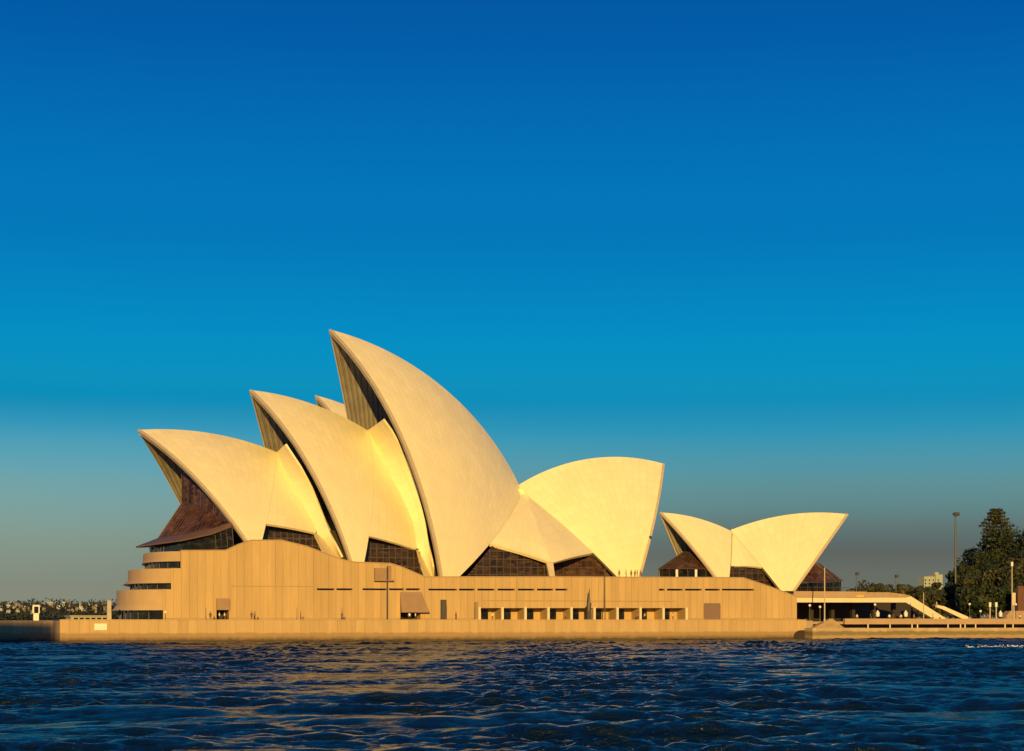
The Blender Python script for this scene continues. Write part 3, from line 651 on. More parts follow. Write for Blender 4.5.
# north end: three bowed terraces with ribbon windows
def bow(x0, reach, y0=WY):
    k = [(0, 0), (.2, 1.6), (.38, 3.4), (.56, 6), (.72, 9.5), (.85, 14), (.94, 20), (1, 30), (.97, 58), (.6, 94), (0, 104)]; out = []
    for i in range(len(k)-1):
        a, b, c, d = k[max(i-1, 0)], k[i], k[i+1], k[min(i+2, len(k)-1)]
        for t in (0, .25, .5, .75):
            out.append(tuple(.5*(2*b[j]+(c[j]-a[j])*t+(2*a[j]-5*b[j]+4*c[j]-d[j])*t*t+(3*b[j]-a[j]-3*c[j]+d[j])*t**3) for j in (0, 1)))
    return [(x0-reach*u+.23*v, y0+v) for u, v in out]+[(x0+.23*104, y0+104)]
def topx(x, y):
    dx, dy = x-CAM[0], y-CAM[1]; return CXP+FPX*(dx*ct-dy*st_)/(dx*st_+dy*ct)
def solve(x0, target):
    lo, hi = .5, 40
    for _ in range(40):
        m = (lo+hi)/2
        if min(topx(*p) for p in bow(x0, m)) > target: lo = m
        else: hi = m
    return lo
def zz(px, py): return sz(px, py, WY)
for (xp, left_, yt, yb, yg, over) in ((180.4, 143, 551.2, 561.2, 567.9, .3), (171, 128, 568.4, 583, 589, 1.1), (163, 116.5, 589.4, 610.2, 620, 1.0)):
    x0 = sx(xp, WY)-.02; reach = solve(x0, left_); zt_, zb_, zg = zz(xp, yt), zz(xp, yb), max(zz(xp, yg), PZ)
    mid_z = zb_+(zt_-zb_)*.30
    sl = MB(); sl.slab(bow(x0, reach), mid_z, zt_)
    low = bow(x0, reach+over); low[0] = (x0, WY)
    sl.slab(low, zb_, mid_z-.001, poly1=bow(x0, reach))
    sl.build('terrace', M['granite_plain'], pod, po)
    g = MB().slab([(x0, WY+1.2)]+[(x, y+1.5) for x, y in bow(x0, reach-.8)[2:-2]]+[(x0+23, WY+100)], zg, zb_-.003).build('ribbon_window', M['glass_dark'], pod, po)
    bb = MB(); cc = bow(x0, reach-.75)
    pl = rs([(x, y+1.45, 0) for x, y in cc[:26]], 9)
    for p in pl: bb.box(p[0]-.12, p[0]+.05, p[1]-.12, p[1]+.05, zg, zb_)
    for p, q in zip(pl[:-1], pl[1:]): bb.tube((p[0], p[1], zg+.08), (q[0], q[1], zg+.08), .08, n=4)
    bb.build('mullions', M['steel'], g, po)

# ---------------------------------------------------------------- right side: concourse deck, ramp, lower walls
DY = 16.
deck = empty('concourse_deck', (sx(850, DY), DY, PZ)); tag(deck, 'raised forecourt deck with brown fascia and cream beam over a dark open concourse', 'deck'); do = offs(deck)
D_ = lambda a, b, y=DY: (sx(a, y), sz(a, b, y))
x0 = P_(797.3, 600)[0]+.05
MB().prism([(x0, D_(797, 597.6)[1]), (D_(905.7, 597.6)[0], D_(905, 597.6)[1]), (D_(911, 596.3)[0], D_(911, 596.3)[1]), (D_(951, 618)[0], PZ-.2), (D_(938, 617)[0], PZ-.2), (D_(906, 602.8)[0], D_(906, 602.4)[1]), (x0, D_(797, 602.4)[1])], DY, DY+1.2).build('beam', M['cream'], deck, do)
MB().box(x0, D_(866, 590)[0], DY-.3, DY+.6, D_(830, 597.5)[1], D_(830, 591.4)[1]).build('fascia', M['fascia'], deck, do)
MB().box(D_(866, 590)[0]+.03, D_(889, 590)[0], DY-.05, DY+.6, D_(870, 597.4)[1], D_(870, 592.2)[1]).build('parapet', M['granite_dark'], deck, do)
MB().prism([D_(889.2, 592.3), D_(889.2, 597.4), D_(905, 597.4), D_(911, 596.0), D_(905, 594.3)], DY+.1, DY+.6).build('parapet', M['stone'], deck, do)
MB().prism([(x0, D_(797, 597.4)[1]), (D_(905.7, 597.4)[0], D_(905, 597.4)[1]), (D_(905.7, 599)[0], D_(905, 599)[1]), (x0, D_(797, 599)[1])], DY+1.21, DY+60).build('slab', M['paving'], deck, do)
MB().box(D_(856, 590)[0], D_(863, 590)[0], DY-.36, DY-.303, D_(860, 597.2)[1], D_(860, 595.2)[1]).build('sign_plate', M['yellow'], deck, do)
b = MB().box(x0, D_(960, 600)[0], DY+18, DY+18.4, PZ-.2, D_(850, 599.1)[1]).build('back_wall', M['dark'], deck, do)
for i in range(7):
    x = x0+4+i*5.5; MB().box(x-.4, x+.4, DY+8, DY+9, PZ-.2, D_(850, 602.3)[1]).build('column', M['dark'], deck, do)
# railing along the deck
b = MB(); zr = D_(830, 591.4)[1]
for i in range(24):
    x = x0+i*.62; b.box(x-.03, x+.03, DY-.1, DY-.05, zr, zr+.9)
b.box(x0, x0+14.5, DY-.12, DY-.03, zr+.9, zr+.97); b.build('railing', M['steel'], deck, do)
rp = MB(); RY = DY+5
ramp_o = [(sx(px, RY), max(sz(px, py, RY), PZ-.2)) for px, py in ((936, 604.8), (944, 606.2), (972, 618.5), (965, 620), (942, 609), (936, 607))]
rp.prism(ramp_o, RY, RY+.4)
tag(rp.build('stair_parapet', M['cream']), 'cream sloping parapet of the second stair beside the trees, descending right', 'parapet')
# lower concourse wall, its shadow gap and the old sea wall
LY = -2.
tag(MB().box(sx(845, LY+3.4), xr, LY+3.4, LY+4.2, sz(900, 624.2, LY+3.4), sz(900, 618.6, LY+3.4)).build('planter_wall', M['fascia']),
    'low orange-brown parapet wall along the lower quay at right', 'wall')
OW = MB().box(sx(862, LY), xr, LY, LY+12, -1.2, sz(900, 628.0, LY)).box(sx(812.5, LY-1.4), sx(862, LY)-.02, LY-1.4, LY+3, -1.2, sz(840, 627.9, LY-1.4))
tag(OW.build('harbour_wall', M['seawall_old']), 'older stained stone harbour wall at the right with mossy dark band', 'wall')
st = MB(); a = sx(843.5, LY+1); c = sx(815, LY+1)
for i in range(7): st.box(c+(a-c)*i/9, a-.2*i, LY+1+i*.35, LY+3.39, sz(840, 627.9, LY-1.4)+.28*i-.01, sz(840, 627.9, LY-1.4)+.28*(i+1))
tag(st.build('stone_steps', M['stone']), 'flight of sandstone landing steps where the two harbour walls meet', 'steps')
cv = MB(); a, c = sx(793.8, -.12), sx(812, -.9)
arc = [(a+(c-a)*(.5-.5*math.cos(math.pi*i/12)), .1+1.95*math.sin(math.pi*i/12)**.6) for i in range(13)]
cv.prism(arc, -.16, -.02)  # near-black plate on the wall face stands in for the shaded opening
tag(cv.build('culvert_mouth', M['dark']), 'dark arched opening at the waterline where the bright harbour wall ends', 'culvert')
b = MB(); x = sx(94.4, -.2); x2 = sx(107, -.2); b.box(x, x2, -.2, -.12, sz(100, 630.2, -.2), sz(100, 623.6, -.2))
sg = b.build('wall_sign', M['white']); tag(sg, 'blank white rectangular notice board fixed on the harbour wall at left', 'sign')

# ---------------------------------------------------------------- poles and lamps
def pole(px, ytop, y, zb, r=.12, mat='pale_metal', label='', name='mast', head=None):
    p = at(px, ytop, y); t = empty(name, (p[0], y, zb)); o = offs(t)
    MB().tube((p[0], y, zb), (p[0], y, p[2]), r, r*.7, 8).tube((p[0], y, zb), (p[0], y, zb+.5), r*1.7, r*1.5, 8).build('pole', M[mat], t, o)
    if head == 'globe': MB().ball((p[0], y, p[2]+.2), .29, 12, 8).build('lamp_globe', M['white'], t, o, True)
    if head == 'flood':
        b = MB().box(p[0]-.8, p[0]+.8, y-.3, y+.3, p[2]-.2, p[2]+.15)
        for i in range(3): b.box(p[0]-.8+i*.55, p[0]-.3+i*.55, y-.7, y-.31, p[2]-.55, p[2]+.4)
        b.build('lamp_head', M['steel'], t, o)
    if head == 'tilt': MB().box(p[0]-.2, p[0]+.7, y-.3, y+.3, p[2]-.3, p[2]+.45).build('lamp_head', M['steel'], t, o)
    if head == 'banner': MB().box(p[0]-.45, p[0]+.45, y-.08, y+.08, p[2]-3., p[2]-.1).build('banner', M['cream'], t, o)
    if head == 'cap': MB().tube((p[0], y, p[2]-.9), (p[0], y, p[2]+.15), .3, .3, 10).build('lamp_head', M['white'], t, o)
    tag(t, label, {'mast': 'mast', 'street_lamp': 'lamp', 'light_mast': 'light mast', 'flagpole': 'mast', 'concrete_pillar': 'pillar'}[name]); return t
pole(387, 566.5, WY-2.5, PZ, .13, 'steel', 'thin dark mast on the promenade left of the big brown hood')
pole(605, 568, WY-2.5, PZ, .11, 'steel', 'thin tall mast on the promenade in front of the colonnade')
pole(824.6, 567.5, 3.5, PZ-.2, .16, 'pale_metal', 'tall pale mast in front of the dark open concourse')
pole(955.5, 514, 60, PZ, .30, 'steel', 'very tall dark floodlight mast just left of the big trees', 'light_mast', 'flood')
pole(856.5, 574, 80, PZ, .16, 'steel', 'slim floodlight pole with tilted head, left of the rounded tree behind the deck', 'light_mast', 'tilt')
pole(896, 576.5, 80, PZ, .16, 'steel', 'slim floodlight pole with tilted head, right of the rounded tree behind the deck', 'light_mast', 'tilt')
for px, yt, y, lb in ((809.8, 606.3, 5, 'globe lamp on dark post nearest the podium corner'), (820, 607.8, 5.5, 'globe lamp on dark post just left of the pale mast'),
                      (875, 605.5, 6, 'globe lamp on dark post alone in front of the dark concourse'), (969.6, 605, 20, 'globe lamp on dark post at the foot of the cream stair'),
                      (980.5, 612, 14, 'short globe lamp on dark post between the stair foot and the pair of pale columns'), (1015.8, 605.2, 14, 'globe lamp on dark post below the red brick wall'),
                      (165.6, 613.3, 6, 'small globe lamp on the promenade beside the podium north end')):
    pole(px, yt, y, PZ-.2, .09, 'steel', lb, 'street_lamp', 'globe')
pole(923.6, 592.5, 5, PZ-.2, .12, 'pale_metal', 'pale pole crossing in front of the sloping cream ramp')
pole(990, 603, 16, PZ-.2, .19, 'pale_metal', 'left pale capped column lamp in front of the trees', 'street_lamp', 'cap')
pole(996.2, 603, 16, PZ-.2, .19, 'pale_metal', 'right pale capped column lamp in front of the trees', 'street_lamp', 'cap')
pole(1012, 562.5, 30, PZ, .16, 'pale_metal', 'tall pale pole with white lamp cap in front of the trees at far right', 'street_lamp', 'cap')
pole(1013.8, 592.5, 18, PZ, .2, 'pale_metal', 'pole with a pinkish banner beside the red brick wall', 'mast', 'banner')
for px, y0, y1, lb, r in ((443.5, 599.7, 9, 'tall dark slim kiosk standing against the podium wall right of the big hood', .55), (476.3, 602, 9, 'narrow brown pylon at the left end of the colonnade', .32)):
    z1 = sz(px, y0, y1); x = sx(px, y1)
    t = empty('pylon_sign', (x, y1, PZ)); MB().box(x-r, x+r, y1-.3, y1+.3, PZ+.15, z1).build('panel', M['steel' if r > .4 else 'hood'], t, offs(t)); MB().box(x-r*1.25, x+r*1.25, y1-.45, y1+.45, PZ, PZ+.15).build('plinth', M['stone'], t, offs(t))
    tag(t, lb, 'pylon')
# slender bronze statue-like marker in front of the colonnade
x = sx(588.6, 10); t = empty('sculpture', (x, 10, PZ))
MB().slab([(x-.5, 9.5), (x+.5, 9.5), (x+.5, 10.5), (x-.5, 10.5)], PZ, sz(588, 611, 10), poly1=[(x-.36, 9.64), (x+.36, 9.64), (x+.36, 10.36), (x-.36, 10.36)]).build('plinth', M['steel'], t, offs(t))
MB().tube((x, 10, sz(588, 611, 10)), (x+.1, 10, sz(588, 603, 10)), .42, .55, 8).tube((x+.1, 10, sz(588, 603, 10)), (x+.2, 10, sz(590, 588.5, 10)), .30, .08, 8).build('shaft', M['steel'], t, offs(t))
tag(t, 'dark slender upright sculpture on a plinth before the colonnade', 'sculpture')
# left: pale square tower and concrete pillar on the quay
x = sx(36, 24); z1 = sz(36, 605, 24); t = empty('navigation_tower', (x, 24, PZ)); r = .62
MB().box(x-r*.8, x+r*.8, 24-r*.8, 24+r*.8, PZ-.1, z1-1.6).build('shaft', M['white'], t, offs(t))
b = MB().box(x-r, x+r, 24-r, 24+r, z1-.3, z1)
for i, j in ((-1, -1), (1, -1), (-1, 1), (1, 1)): b.box(x+i*r*.85-.1, x+i*r*.85+.1, 24+j*r*.85-.1, 24+j*r*.85+.1, z1-1.6, z1-.3)
b.build('lantern_frame', M['white'], t, offs(t)); MB().box(x-.35, x+.35, 23.65, 24.35, z1-1.6, z1-.31).build('lantern', M['glass_dark'], t, offs(t))
tag(t, 'short white square beacon tower with open top on the quay at far left', 'beacon')
x = sx(109, 16); t = MB().slab([(x-.42, 15.6), (x+.42, 15.6), (x+.42, 16.4), (x-.42, 16.4)], PZ, sz(109, 600.5, 16), poly1=[(x-.36, 15.65), (x+.36, 15.65), (x+.36, 16.35), (x-.36, 16.35)]).build('concrete_pillar', M['pale_metal'])
tag(t, 'plain square concrete pillar just left of the podium north end', 'pillar')

# ---------------------------------------------------------------- people
def person_mesh(pose=0):
    J = [((0, 0, .95), .13), ((0, 0, 1.15), .13), ((0, 0, 1.36), .155), ((0, 0, 1.50), .06), ((0, .01, 1.58), .085), ((0, 0, 1.68), .10), ((0, 0, 1.75), .06)]
    E_ = [(i, i+1) for i in range(6)]
    def chain(root, ptsr):
        p = root
        for q, r in ptsr: J.append((q, r)); E_.append((p, len(J)-1)); p = len(J)-1
    sp = .14 if pose == 0 else .05
    for sgn in (-1, 1):
        st_y = sgn*(0 if pose == 0 else .2)
        chain(0, [((sgn*.10, 0, .86), .095), ((sgn*.11, -abs(st_y)*.3, .50), .065), ((sgn*.11, st_y, .09), .045), ((sgn*.12, st_y-.16, .04), .04)])
        chain(2, [((sgn*.20, 0, 1.40), .06), ((sgn*.25, .02, 1.13), .045), ((sgn*.26, -.05-.1*pose, .88), .035), ((sgn*.26, -.08-.1*pose, .76), .035)])
    me = bpy.data.meshes.new('person_body'); me.from_pydata([j[0] for j in J], E_, []); o = bpy.data.objects.new('tmp', me); C.objects.link(o)
    sk_ = o.modifiers.new('s', 'SKIN')
    for d, j in zip(me.skin_vertices[0].data, J): d.radius = (j[1], j[1]*.85)
    me.skin_vertices[0].data[0].use_root = True
    o.modifiers.new('d', 'SUBSURF').levels = 1
    bpy.context.view_layer.update(); dg = bpy.context.evaluated_depsgraph_get(); r = bpy.data.meshes.new_from_object(o.evaluated_get(dg)); bpy.data.objects.remove(o); return r
SK = mottled('skin', (.45, .27, .18), .6, .05); HAIR = mottled('hair', (.03, .02, .015), .6, .1)
bodies = [person_mesh(0), person_mesh(1)]
def person(px, y, zb, shirt, trous, label, pose=0, rot=0., sc=1.):
    me = bodies[pose].copy(); me.materials.clear()
    for m in (SK, mottled('shirt', shirt, .8, .06), mottled('trousers', trous, .8, .08)): me.materials.append(m)
    for p in me.polygons:
        z = p.center.z; ax = abs(p.center.x)
        p.material_index = 2 if z < .97 and ax < .2 else (1 if z < 1.46 and not (ax > .2 and z < 1.05) else 0); p.use_smooth = True
    o = link('person', me); o.location = (sx(px, y), y, zb); o.rotation_euler[2] = rot; o.scale = (sc,)*3
    h = MB().ball((0, .02, 1.705), .115, 10, 6, (1, 1.05, .9)).build('hair', HAIR, o, None, True)
    tag(o, label, 'person')
tz_ = sz(630, 577, WY)+.05
for i, (px, sh, lb) in enumerate(((619.2, (.25, .10, .08), 'person in dark red top at the left end of the row on the podium edge'), (626, (.10, .09, .08), 'person in black top, standing second from left on the podium edge'),
        (631.2, (.13, .11, .10), 'person in grey top, third from left on the podium edge'), (635, (.28, .12, .08), 'person in rust top, fourth from left on the podium edge'),
        (637.2, (.08, .07, .07), 'person in dark clothes close behind the rust top on the podium edge'), (640.8, (.2, .12, .10), 'person at the right end of the row on the podium edge'))):
    person(px, 16.5+(i % 3)*.5, tz_-.2, sh, (.04, .04, .05), lb, i % 2, i*1.1)
G = [(210.5, 9, (.06, .06, .07), 'person in black walking left of the small hooded doorway', 1), (219.5, 13, (.75, .72, .66), 'person in white shirt at left inside the small hooded doorway', 0), (224.5, 13.2, (.7, .66, .6), 'person in pale shirt at right inside the small hooded doorway', 0),
     (251.6, 9, (.10, .06, .05), 'person in dark top, left one of the couple on the promenade', 0), (254.6, 9, (.30, .16, .10), 'person in brown top, right one of the couple on the promenade', 1),
     (300.5, 9, (.2, .12, .08), 'person alone in brown on the promenade below the tall blank wall', 0), (342, 9, (.16, .12, .10), 'person in grey-brown below the first slot window', 1),
     (409.5, 11.5, (.78, .75, .70), 'person in white under the big brown hood at left', 0), (415.5, 11.8, (.75, .72, .66), 'person in cream under the big brown hood at right', 0),
     (456, 9, (.12, .08, .06), 'person in dark clothes right of the tall dark kiosk', 0), (638.2, 11, (.4, .10, .06), 'person in red inside the colonnade', 0), (644.8, 11, (.5, .36, .26), 'person in tan top inside the colonnade, right of the red one', 1),
     (673, 11, (.72, .66, .58), 'person in white in the last bay of the colonnade', 0), (492.5, 11, (.70, .62, .5), 'person in cream in the first bay of the colonnade', 1), (565.5, 11, (.2, .16, .12), 'person in brown in the fourth bay of the colonnade', 0)]
for i, (px, y, sh, lb, ps) in enumerate(G): person(px, y, PZ, sh, (.05, .05, .06), lb, ps, i*.9)
G2 = [(857, 5.5, (.7, .62, .5), 'person in cream by the left end of the quay parapet'), (870.5, 5.5, (.1, .09, .1), 'person in black leaning near the single lamp'), (889.4, 5.2, (.85, .82, .76), 'person in white between the two white parasols'),
      (893, 5.6, (.12, .1, .1), 'person in dark clothes between the two white parasols'), (901, 5.2, (.8, .76, .7), 'person in white just left of the right-hand parasol'), (914, 5.4, (.25, .12, .1), 'person in maroon right of the right-hand parasol'),
      (933, 5.4, (.85, .80, .72), 'person in white at the foot of the sloping ramp'), (940, 5.4, (.82, .78, .7), 'person in pale shirt right of the ramp foot'), (984.8, 8, (.75, .55, .4), 'person in orange-pink near the capped columns'), (988, 8, (.3, .14, .1), 'person in brown near the capped columns'),
      (1006, 8, (.2, .15, .14), 'person in grey near the far right quay'), (1020, 8, (.84, .8, .74), 'person in white at the far right edge of the quay')]
for i, (px, y, sh, lb) in enumerate(G2): person(px, y, PZ-.2, sh, (.06, .05, .05), lb, i % 2, i*1.3)
person(936.5, DY+.6, sz(936.5, 608.5, DY+.6), (.8, .72, .6), (.5, .42, .34), 'person in pale clothes walking on the sloping cream ramp', 1, 1.2)
for px, lb in ((877.7, 'left white folded parasol on the quay before the dark concourse'), (905.8, 'right white folded parasol on the quay before the dark concourse'), (1000.5, 'white folded parasol right of the capped columns')):
    x = sx(px, 5.2); t = empty('parasol', (x, 5.2, PZ-.2)); o = offs(t)
    MB().tube((x, 5.2, PZ-.2), (x, 5.2, PZ+2.2), .04, n=6).build('pole', M['steel'], t, o)
    MB().tube((x, 5.2, PZ+.9), (x, 5.2, PZ+1.7), .38, .46, 10).tube((x, 5.2, PZ+1.7), (x, 5.2, PZ+2.3), .46, .06, 10).build('canopy', M['white'], t, o)
    tag(t, lb, 'parasol')

# ---------------------------------------------------------------- trees
def blob_leaves(mb, c, rad, n, size, r, flat=.7):
    d = r.normal(size=(n, 3)); d /= np.linalg.norm(d, axis=1)[:, None]; rr = rad*(.45+.55*r.random(n)**.5); p = np.array(c)+d*rr[:, None]*np.array([1, 1, flat])
    for i in range(n):
        a = d[i]+r.normal(size=3)*.7; a /= np.linalg.norm(a); t = np.cross(a, r.normal(size=3)); t /= np.linalg.norm(t); b = np.cross(a, t); s = size*(.6+.8*r.random())
        q = p[i]; mb.add([q-t*s, q-b*s*.6, q+t*s, q+b*s*.6], [(0, 1, 2, 3)])
def broad_tree(px, pytop, y, zb, width, mat, label, r, group=None, nclump=34, per=80, leafs=.45, name='fig_tree', asp=1.):
    top = at(px, pytop, y); x = top[0]; H = top[2]-zb; t = empty(name, (x, y, zb)); o = offs(t); tr = MB(); cr_ = MB()
    tr.tube((x, y, zb-.5), (x, y, zb+H*.35), H*.035+.15, H*.025+.1, 8)
    for i in range(nclump):
        a = r.random()*6.283; h = r.random(); rad = width*.5*math.sqrt(max(.05, 1-(h*1.05-.25)**2*1.1))*(.35+.65*r.random()**.6)
        c = np.array([x+math.cos(a)*rad, y+math.sin(a)*rad*.9, zb+H*(.22+.68*h)]); s = width*(.105 if nclump < 30 else .125)*(.6+.8*r.random())
        c[2] = min(c[2], top[2]-s*.6)
        blob_leaves(cr_, c, s*1.25, per, leafs*(.7+.6*r.random()), r, .75)
        if i % 3 == 0: tr.tube((x, y, zb+H*(.15+.2*r.random())), tuple(c), .22, .07, 5)
    tr.build('trunk', M['bark'], t, o); cr_.build('crown', M[mat], t, o)
    tag(t, label, 'tree', group); return t
def pine(px, pytop, y, zb, width, label, r):
    top = at(px, pytop, y); x = top[0]; H = top[2]-zb; t = empty('pine_tree', (x, y, zb)); o = offs(t); tr = MB(); cr_ = MB()
    tr.tube((x, y, zb), (x, y, top[2]-.4), .5, .08, 8)
    k = 24
    for i in range(k):
        h = i/(k-1); z = zb+H*(.22+.76*h); R = width*.5*((1-h)**.6*.92+.16)*(.75+.45*r.random())
        for j in range(7):
            a = 6.283*(j/7)+r.random()*.7; tip = np.array([x+math.cos(a)*R, y+math.sin(a)*R, z+R*.12]); tr.tube((x, y, z), tip, .09, .03, 4)
            for f in (.35, .6, .82, 1.): blob_leaves(cr_, np.array([x, y, z])*(1-f)+tip*f, .75+.3*(1-h), 10, .34, r, .45)
    tr.build('trunk', M['bark'], t, o); cr_.build('crown', M['leaf_olive'], t, o); tag(t, label, 'tree')
r = np.random.default_rng(11)
GZ = PZ-.2
pine(996.3, 508.5, 84, GZ+3, 14, 'tall tiered pine whose pointed top rises above the dark trees at right', r)
for a in ((1017, 517, 76, GZ+2, 24, 'leaf_dark', 'broad dark tree at the right edge, right of the pine'), (976, 547, 66, GZ+1, 15, 'leaf_dark', 'dark round tree beside the tall floodlight mast'),
          (992, 540, 90, GZ+2, 19, 'leaf_dark', 'dark tree below the pine, behind the others'), (1001, 565, 56, GZ, 17, 'leaf_olive', 'lighter olive tree low in front of the pine'),
          (978, 575, 50, GZ, 11, 'leaf_olive', 'small olive tree at the left foot of the tree group'), (962, 574, 62, GZ, 9, 'leaf_dark', 'small dark tree at the foot of the floodlight mast'),
          (990, 588, 46, GZ, 15, 'leaf_dark', 'low dark shrubby tree behind the pair of capped columns'), (1012, 580, 48, GZ, 14, 'leaf_dark', 'low dark tree behind the tall pale lamp pole'),
          (1030, 548, 60, GZ, 16, 'leaf_olive', 'olive tree cut by the right edge of the view'), (1040, 530, 95, GZ, 22, 'leaf_dark', 'dark tree far back at the right edge')):
    broad_tree(*a, r, nclump=42, per=200, leafs=.40)
slabobj('lawn', [(sx(930, 140), 120), (sx(1024, 140)+200, 120), (sx(1024, 140)+200, 800), (sx(930, 140)-170, 800)], -1, GZ+.04, M['leaf_olive'], kind='structure')
# tree line behind the deck
bt = [(868, 580, 300), (884, 576.8, 320), (896, 582, 360), (906, 584, 340), (914, 583.5, 330), (925, 586, 380), (934, 580, 300), (941, 588, 360), (950, 584, 330), (957, 583, 320), (876, 586, 260), (890, 587, 250), (902, 589, 250), (915, 591, 250), (928, 592, 250), (940, 594, 250), (952, 591, 250)]
kinds = ['rounded tree with the tallest dome behind the deck', 'tree in the olive tree line behind the deck and ramp']
for i, (px, py, y) in enumerate(bt):
    wd = [17, 19, 15, 17, 16, 15, 9, 14, 16, 17, 13, 13, 13, 13, 13, 13, 13][i]
    broad_tree(px, py, y, GZ-1, wd, 'leaf_far' if y > 290 else 'leaf_olive', kinds[0] if i == 1 else ('narrow pointed tree standing in front of the far cream tower' if i == 6 else kinds[1]), r, None if i in (1, 6) else 'trees in the line behind the deck', nclump=22, per=60, leafs=.75, name='park_tree')
# far cream tower block
y = 1500.; x = sx(933, y); zt_ = sz(933, 574.5, y); wd = (sx(942, y)-sx(924.5, y))/2
t = empty('tower_block', (x, y, 0)); o = offs(t); MB().box(x-wd, x+wd*.2, y, y+14, 0, zt_-2.5).box(x+wd*.2+.01, x+wd, y-2, y+14, 0, zt_).build('wall', M['tower'], t, o)
b = MB()
for i in range(9):
    for j in range(4): b.box(x-wd+1+j*wd*.45, x-wd+1+j*wd*.45+1.6, y-2.1 if j > 2 else y-.1, y-.003 if j < 3 else y-2.003, zt_-8-i*4.2, zt_-6.-i*4.2)
b.build('window', M['glass_dark'], t, o); MB().box(x+wd*.4, x+wd*.8, y+3, y+8, zt_, zt_+3).build('roof', M['tower'], t, o)
tag(t, 'distant cream tower block rising above the tree line', 'tower block')
# sandstone slope and brick wall at the far right
y = 26; b = MB().prism([(sx(1002, y), GZ), (sx(1010, y), sz(1010, 611, y)), (sx(1024, y)+60, sz(1024, 607.5, y)), (sx(1024, y)+60, GZ)], y, y+2)
tag(b.build('retaining_wall', M['stone']), 'rough sandstone retaining wall under the trees at the right edge', 'wall')
y = 32; b = MB().box(sx(1018, y), sx(1018, y)+13, y, y+.6, GZ, sz(1020, 586, y)); t = b.build('brick_wall', M['red_brick'])
tag(t, 'red brick wall behind the sandstone wall at the right edge', 'wall')

# ---------------------------------------------------------------- far shore, left
FY = 2600.
xl, xr2 = sx(-160, FY), sx(240, FY)
def hillz(x, y):
    u = (x-xl)/(xr2-xl); return 6+ (y-FY)/420*(27+4*math.sin(u*9)+3*math.sin(u*23+1))
gx = np.linspace(xl, xr2, 60); gy = np.linspace(FY, FY+420, 12)
V = [(x, y, hillz(x, y)-3) for y in gy for x in gx]; I = np.arange(720).reshape(12, 60)
F = np.stack([I[:-1, :-1], I[:-1, 1:], I[1:, 1:], I[1:, :-1]], -1).reshape(-1, 4)
tag(pyd('hills', V, F, M['leaf_far'], None, True), kind='structure')
wood = MB(); r = np.random.default_rng(5)
for i in range(1100):
    x = xl+(xr2-xl)*r.random(); y = FY+420*r.random(); h = 6+9*r.random()
    blob_leaves(wood, (x, y, hillz(x, y)+h*.3), h, 22, 2.2, r, .8)
tag(wood.build('wood', M['far_wood']), kind='stuff')
hm = []
for v in range(3):
    b = MB(); w_, d_, h_ = ((9, 9, 7), (14, 9, 9), (8, 8, 14))[v]
    b.box(-w_/2, w_/2, -d_/2, d_/2, -4, h_)
    b2 = MB(); b2.prism([(-w_/2-.6, h_), (w_/2+.6, h_), (0, h_+3.2)], -d_/2-.6, d_/2+.6) if v < 2 else b2.box(-w_/2-.3, w_/2+.3, -d_/2-.3, d_/2+.3, h_, h_+.8)
    b3 = MB()
    for i in range(3): b3.box(-w_/2+1+i*w_/3.2, -w_/2+1+i*w_/3.2+1.4, -d_/2-.1, -d_/2-.003, h_*.45, h_*.45+1.8)
    hm.append((b, b2, b3))
M['roof_red'] = mottled('terracotta_roof', (.30, .12, .07), .85, .2); M['roof_grey'] = mottled('slate_roof', (.14, .14, .15), .8, .2)
M['hcream'] = mottled('cream_render', (.36, .36, .34), .85, .12); M['hpink'] = mottled('brick_render', (.22, .19, .17), .85, .15)
protos = []
for v in range(3):
    for wm in ('hwhite', 'hcream', 'hpink'):
        t = bpy.data.objects.new('hillside_house', None)
        parts = []
        for (mb_, nm_, mt_) in zip(hm[v], ('wall', 'roof', 'window'), (wm, 'roof_red' if v == 0 else 'roof_grey', 'glass_dark')):
            me = bpy.data.meshes.new(nm_); me.from_pydata(mb_.v, [], mb_.f); me.materials.append(M[mt_]); parts.append((nm_, me))
        protos.append((v, wm, parts))
words = {'hwhite': 'white', 'hcream': 'cream', 'hpink': 'brick-coloured'}; shp = ['small gabled house', 'wide grey-roofed house', 'flat-roofed apartment block']
for i in range(84):
    v, wm, parts = protos[int(r.integers(0, 9))]
    px = -8+123*r.random(); y = FY+30+330*r.random()**.8; x = sx(px, y)
    t = empty('hillside_house', (x, y, hillz(x, y)+7.), float(r.normal(0, .4)-.2)); s_ = .30+.2*float(r.random()); t.scale = (s_,)*3
    for nm_, me in parts: link(nm_, me, t)
    tag(t, f'{words[wm]} {shp[v]} among the trees on the far left hillside', 'house', f'{words[wm]} {shp[v]}s on the far hillside')
# low warm building on the near left skyline
y = 70.; x0, x1 = sx(71, y), sx(107, y); z1 = sz(90, 616.6, y); t = empty('quay_building', ((x0+x1)/2, y, PZ)); o = offs(t)
MB().box(x0, x1, y, y+10, PZ-.2, z1).build('wall', M['hcream'], t, o); MB().box(x0-.3, x1+.3, y-.4, y+10.4, z1, z1+.25).build('roof', M['hcream'], t, o)
for i in range(6): MB().box(x0+.6+i*(x1-x0)/6.2, x0+1.5+i*(x1-x0)/6.2, y-.08, y-.003, PZ+.3, z1-.25).build('window', M['glass_dark'], t, o)
tag(t, 'long low cream building on the quay between the beacon and the pillar', 'building')

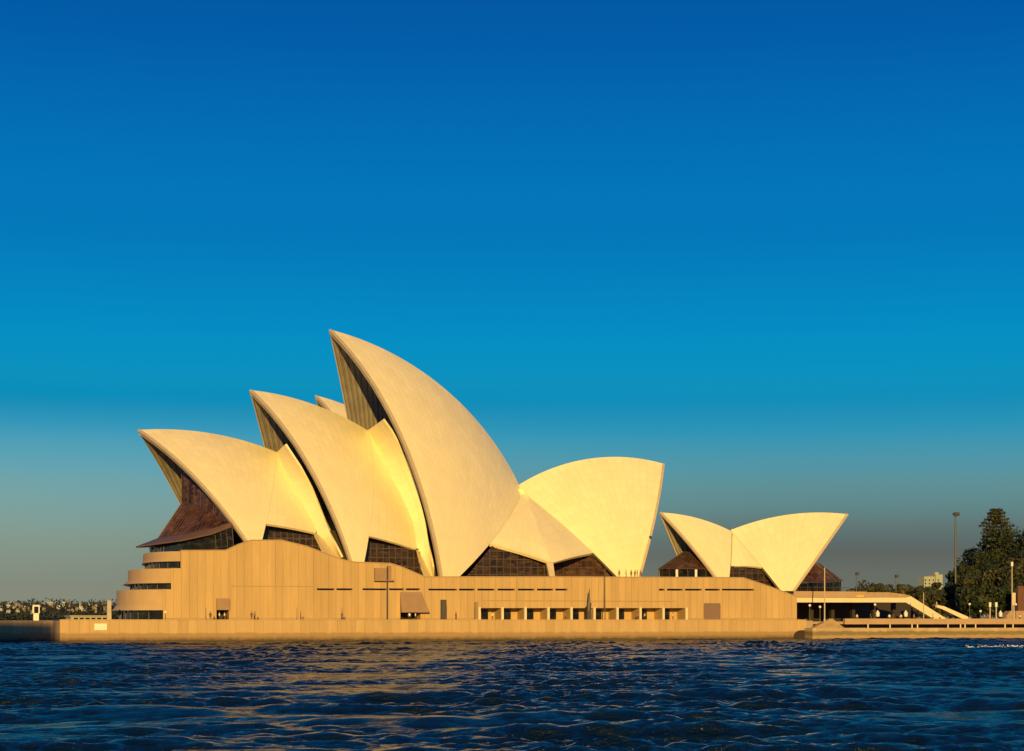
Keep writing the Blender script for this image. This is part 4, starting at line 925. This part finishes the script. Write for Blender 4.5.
# ---------------------------------------------------------------- wake foam on the water at right
fm = MB(); r = np.random.default_rng(9)
for i in range(150):
    px = 962+62*r.random()**.8; py = 647.4+r.normal(0, .45); d_ = FPX*CAMZ/(py-HOR); rr = ray(px, py); p = CAM+rr*d_
    s_ = .12+.38*r.random()**2; z = float(wave(np.array([[p[0]]]), np.array([[p[1]]]))[0, 0])*.9+.10
    n = 7; fm.add([(p[0]+s_*1.6*math.cos(6.283*j/n)*(.6+.5*r.random()), p[1]+s_*math.sin(6.283*j/n)*(.6+.5*r.random()), z) for j in range(n)], [tuple(range(n))])
    fm.add([(p[0]-s_*.5, p[1], z+.003), (p[0]+s_*.5, p[1], z+.003), (p[0]+s_*.1, p[1]+.05, z+.03+.12*r.random())], [(0, 1, 2)])
tag(fm.build('foam', M['foam']), kind='stuff')

# ---------------------------------------------------------------- unseen tower added behind the viewpoint to shade the left harbour wall
dist_ = 430.; e0 = at(57, 628, 10); px_, py_ = e0[0]-math.sin(SUN_OFF)*dist_, e0[1]-math.cos(SUN_OFF)*dist_
hh = 3.4+dist_*math.tan(SUN_EL)
t = empty('shade_tower', (px_-11*math.cos(SUN_OFF), py_+11*math.sin(SUN_OFF), 0), -SUN_OFF)
b = MB(); b.slab([(-13, -9), (11.6, -9), (11.6, 9), (-13, 9)], -3, 14, poly1=[(-12.4, -8.5), (11.2, -8.5), (11.2, 8.5), (-12.4, 8.5)])
b.slab([(-12, -8), (11, -8), (11, 8), (-12, 8)], 14, hh-4); b.build('tower', M['stone'], t)
MB().box(-12.3, 11.1, -8.4, 8.4, hh-3.99, hh-2.5).box(-11.4, 10.9, -7.4, 7.4, hh-2.49, hh).build('cornice', M['granite_plain'], t)
tag(t, 'unseen stone tower added behind the viewpoint to shade the left harbour wall', 'shadow caster')

# ---------------------------------------------------------------- small things along the quays
for px in (206, 297, 342):
    pole(px, 607.5, 5, PZ, .06, 'steel', {206: 'thin dark pole left of the small hooded doorway', 297: 'thin dark pole below the tall blank podium wall', 342: 'thin dark pole below the first slot window'}[px])
for px in (868, 890, 912, 917.5, 948, 960.5, 965, 975.6, 1005, 1013):
    x = sx(px, LY+.6); z = sz(900, 628.0, LY); o = MB().tube((x, LY+.6, z), (x, LY+.6, z+.7), .16, .14, 8).ball((x, LY+.6, z+.7), .17, 8, 6).build('bollard', M['cream'])
    tag(o, 'short pale bollard on the edge of the old harbour wall at right', 'bollard', 'bollards on the old harbour wall')
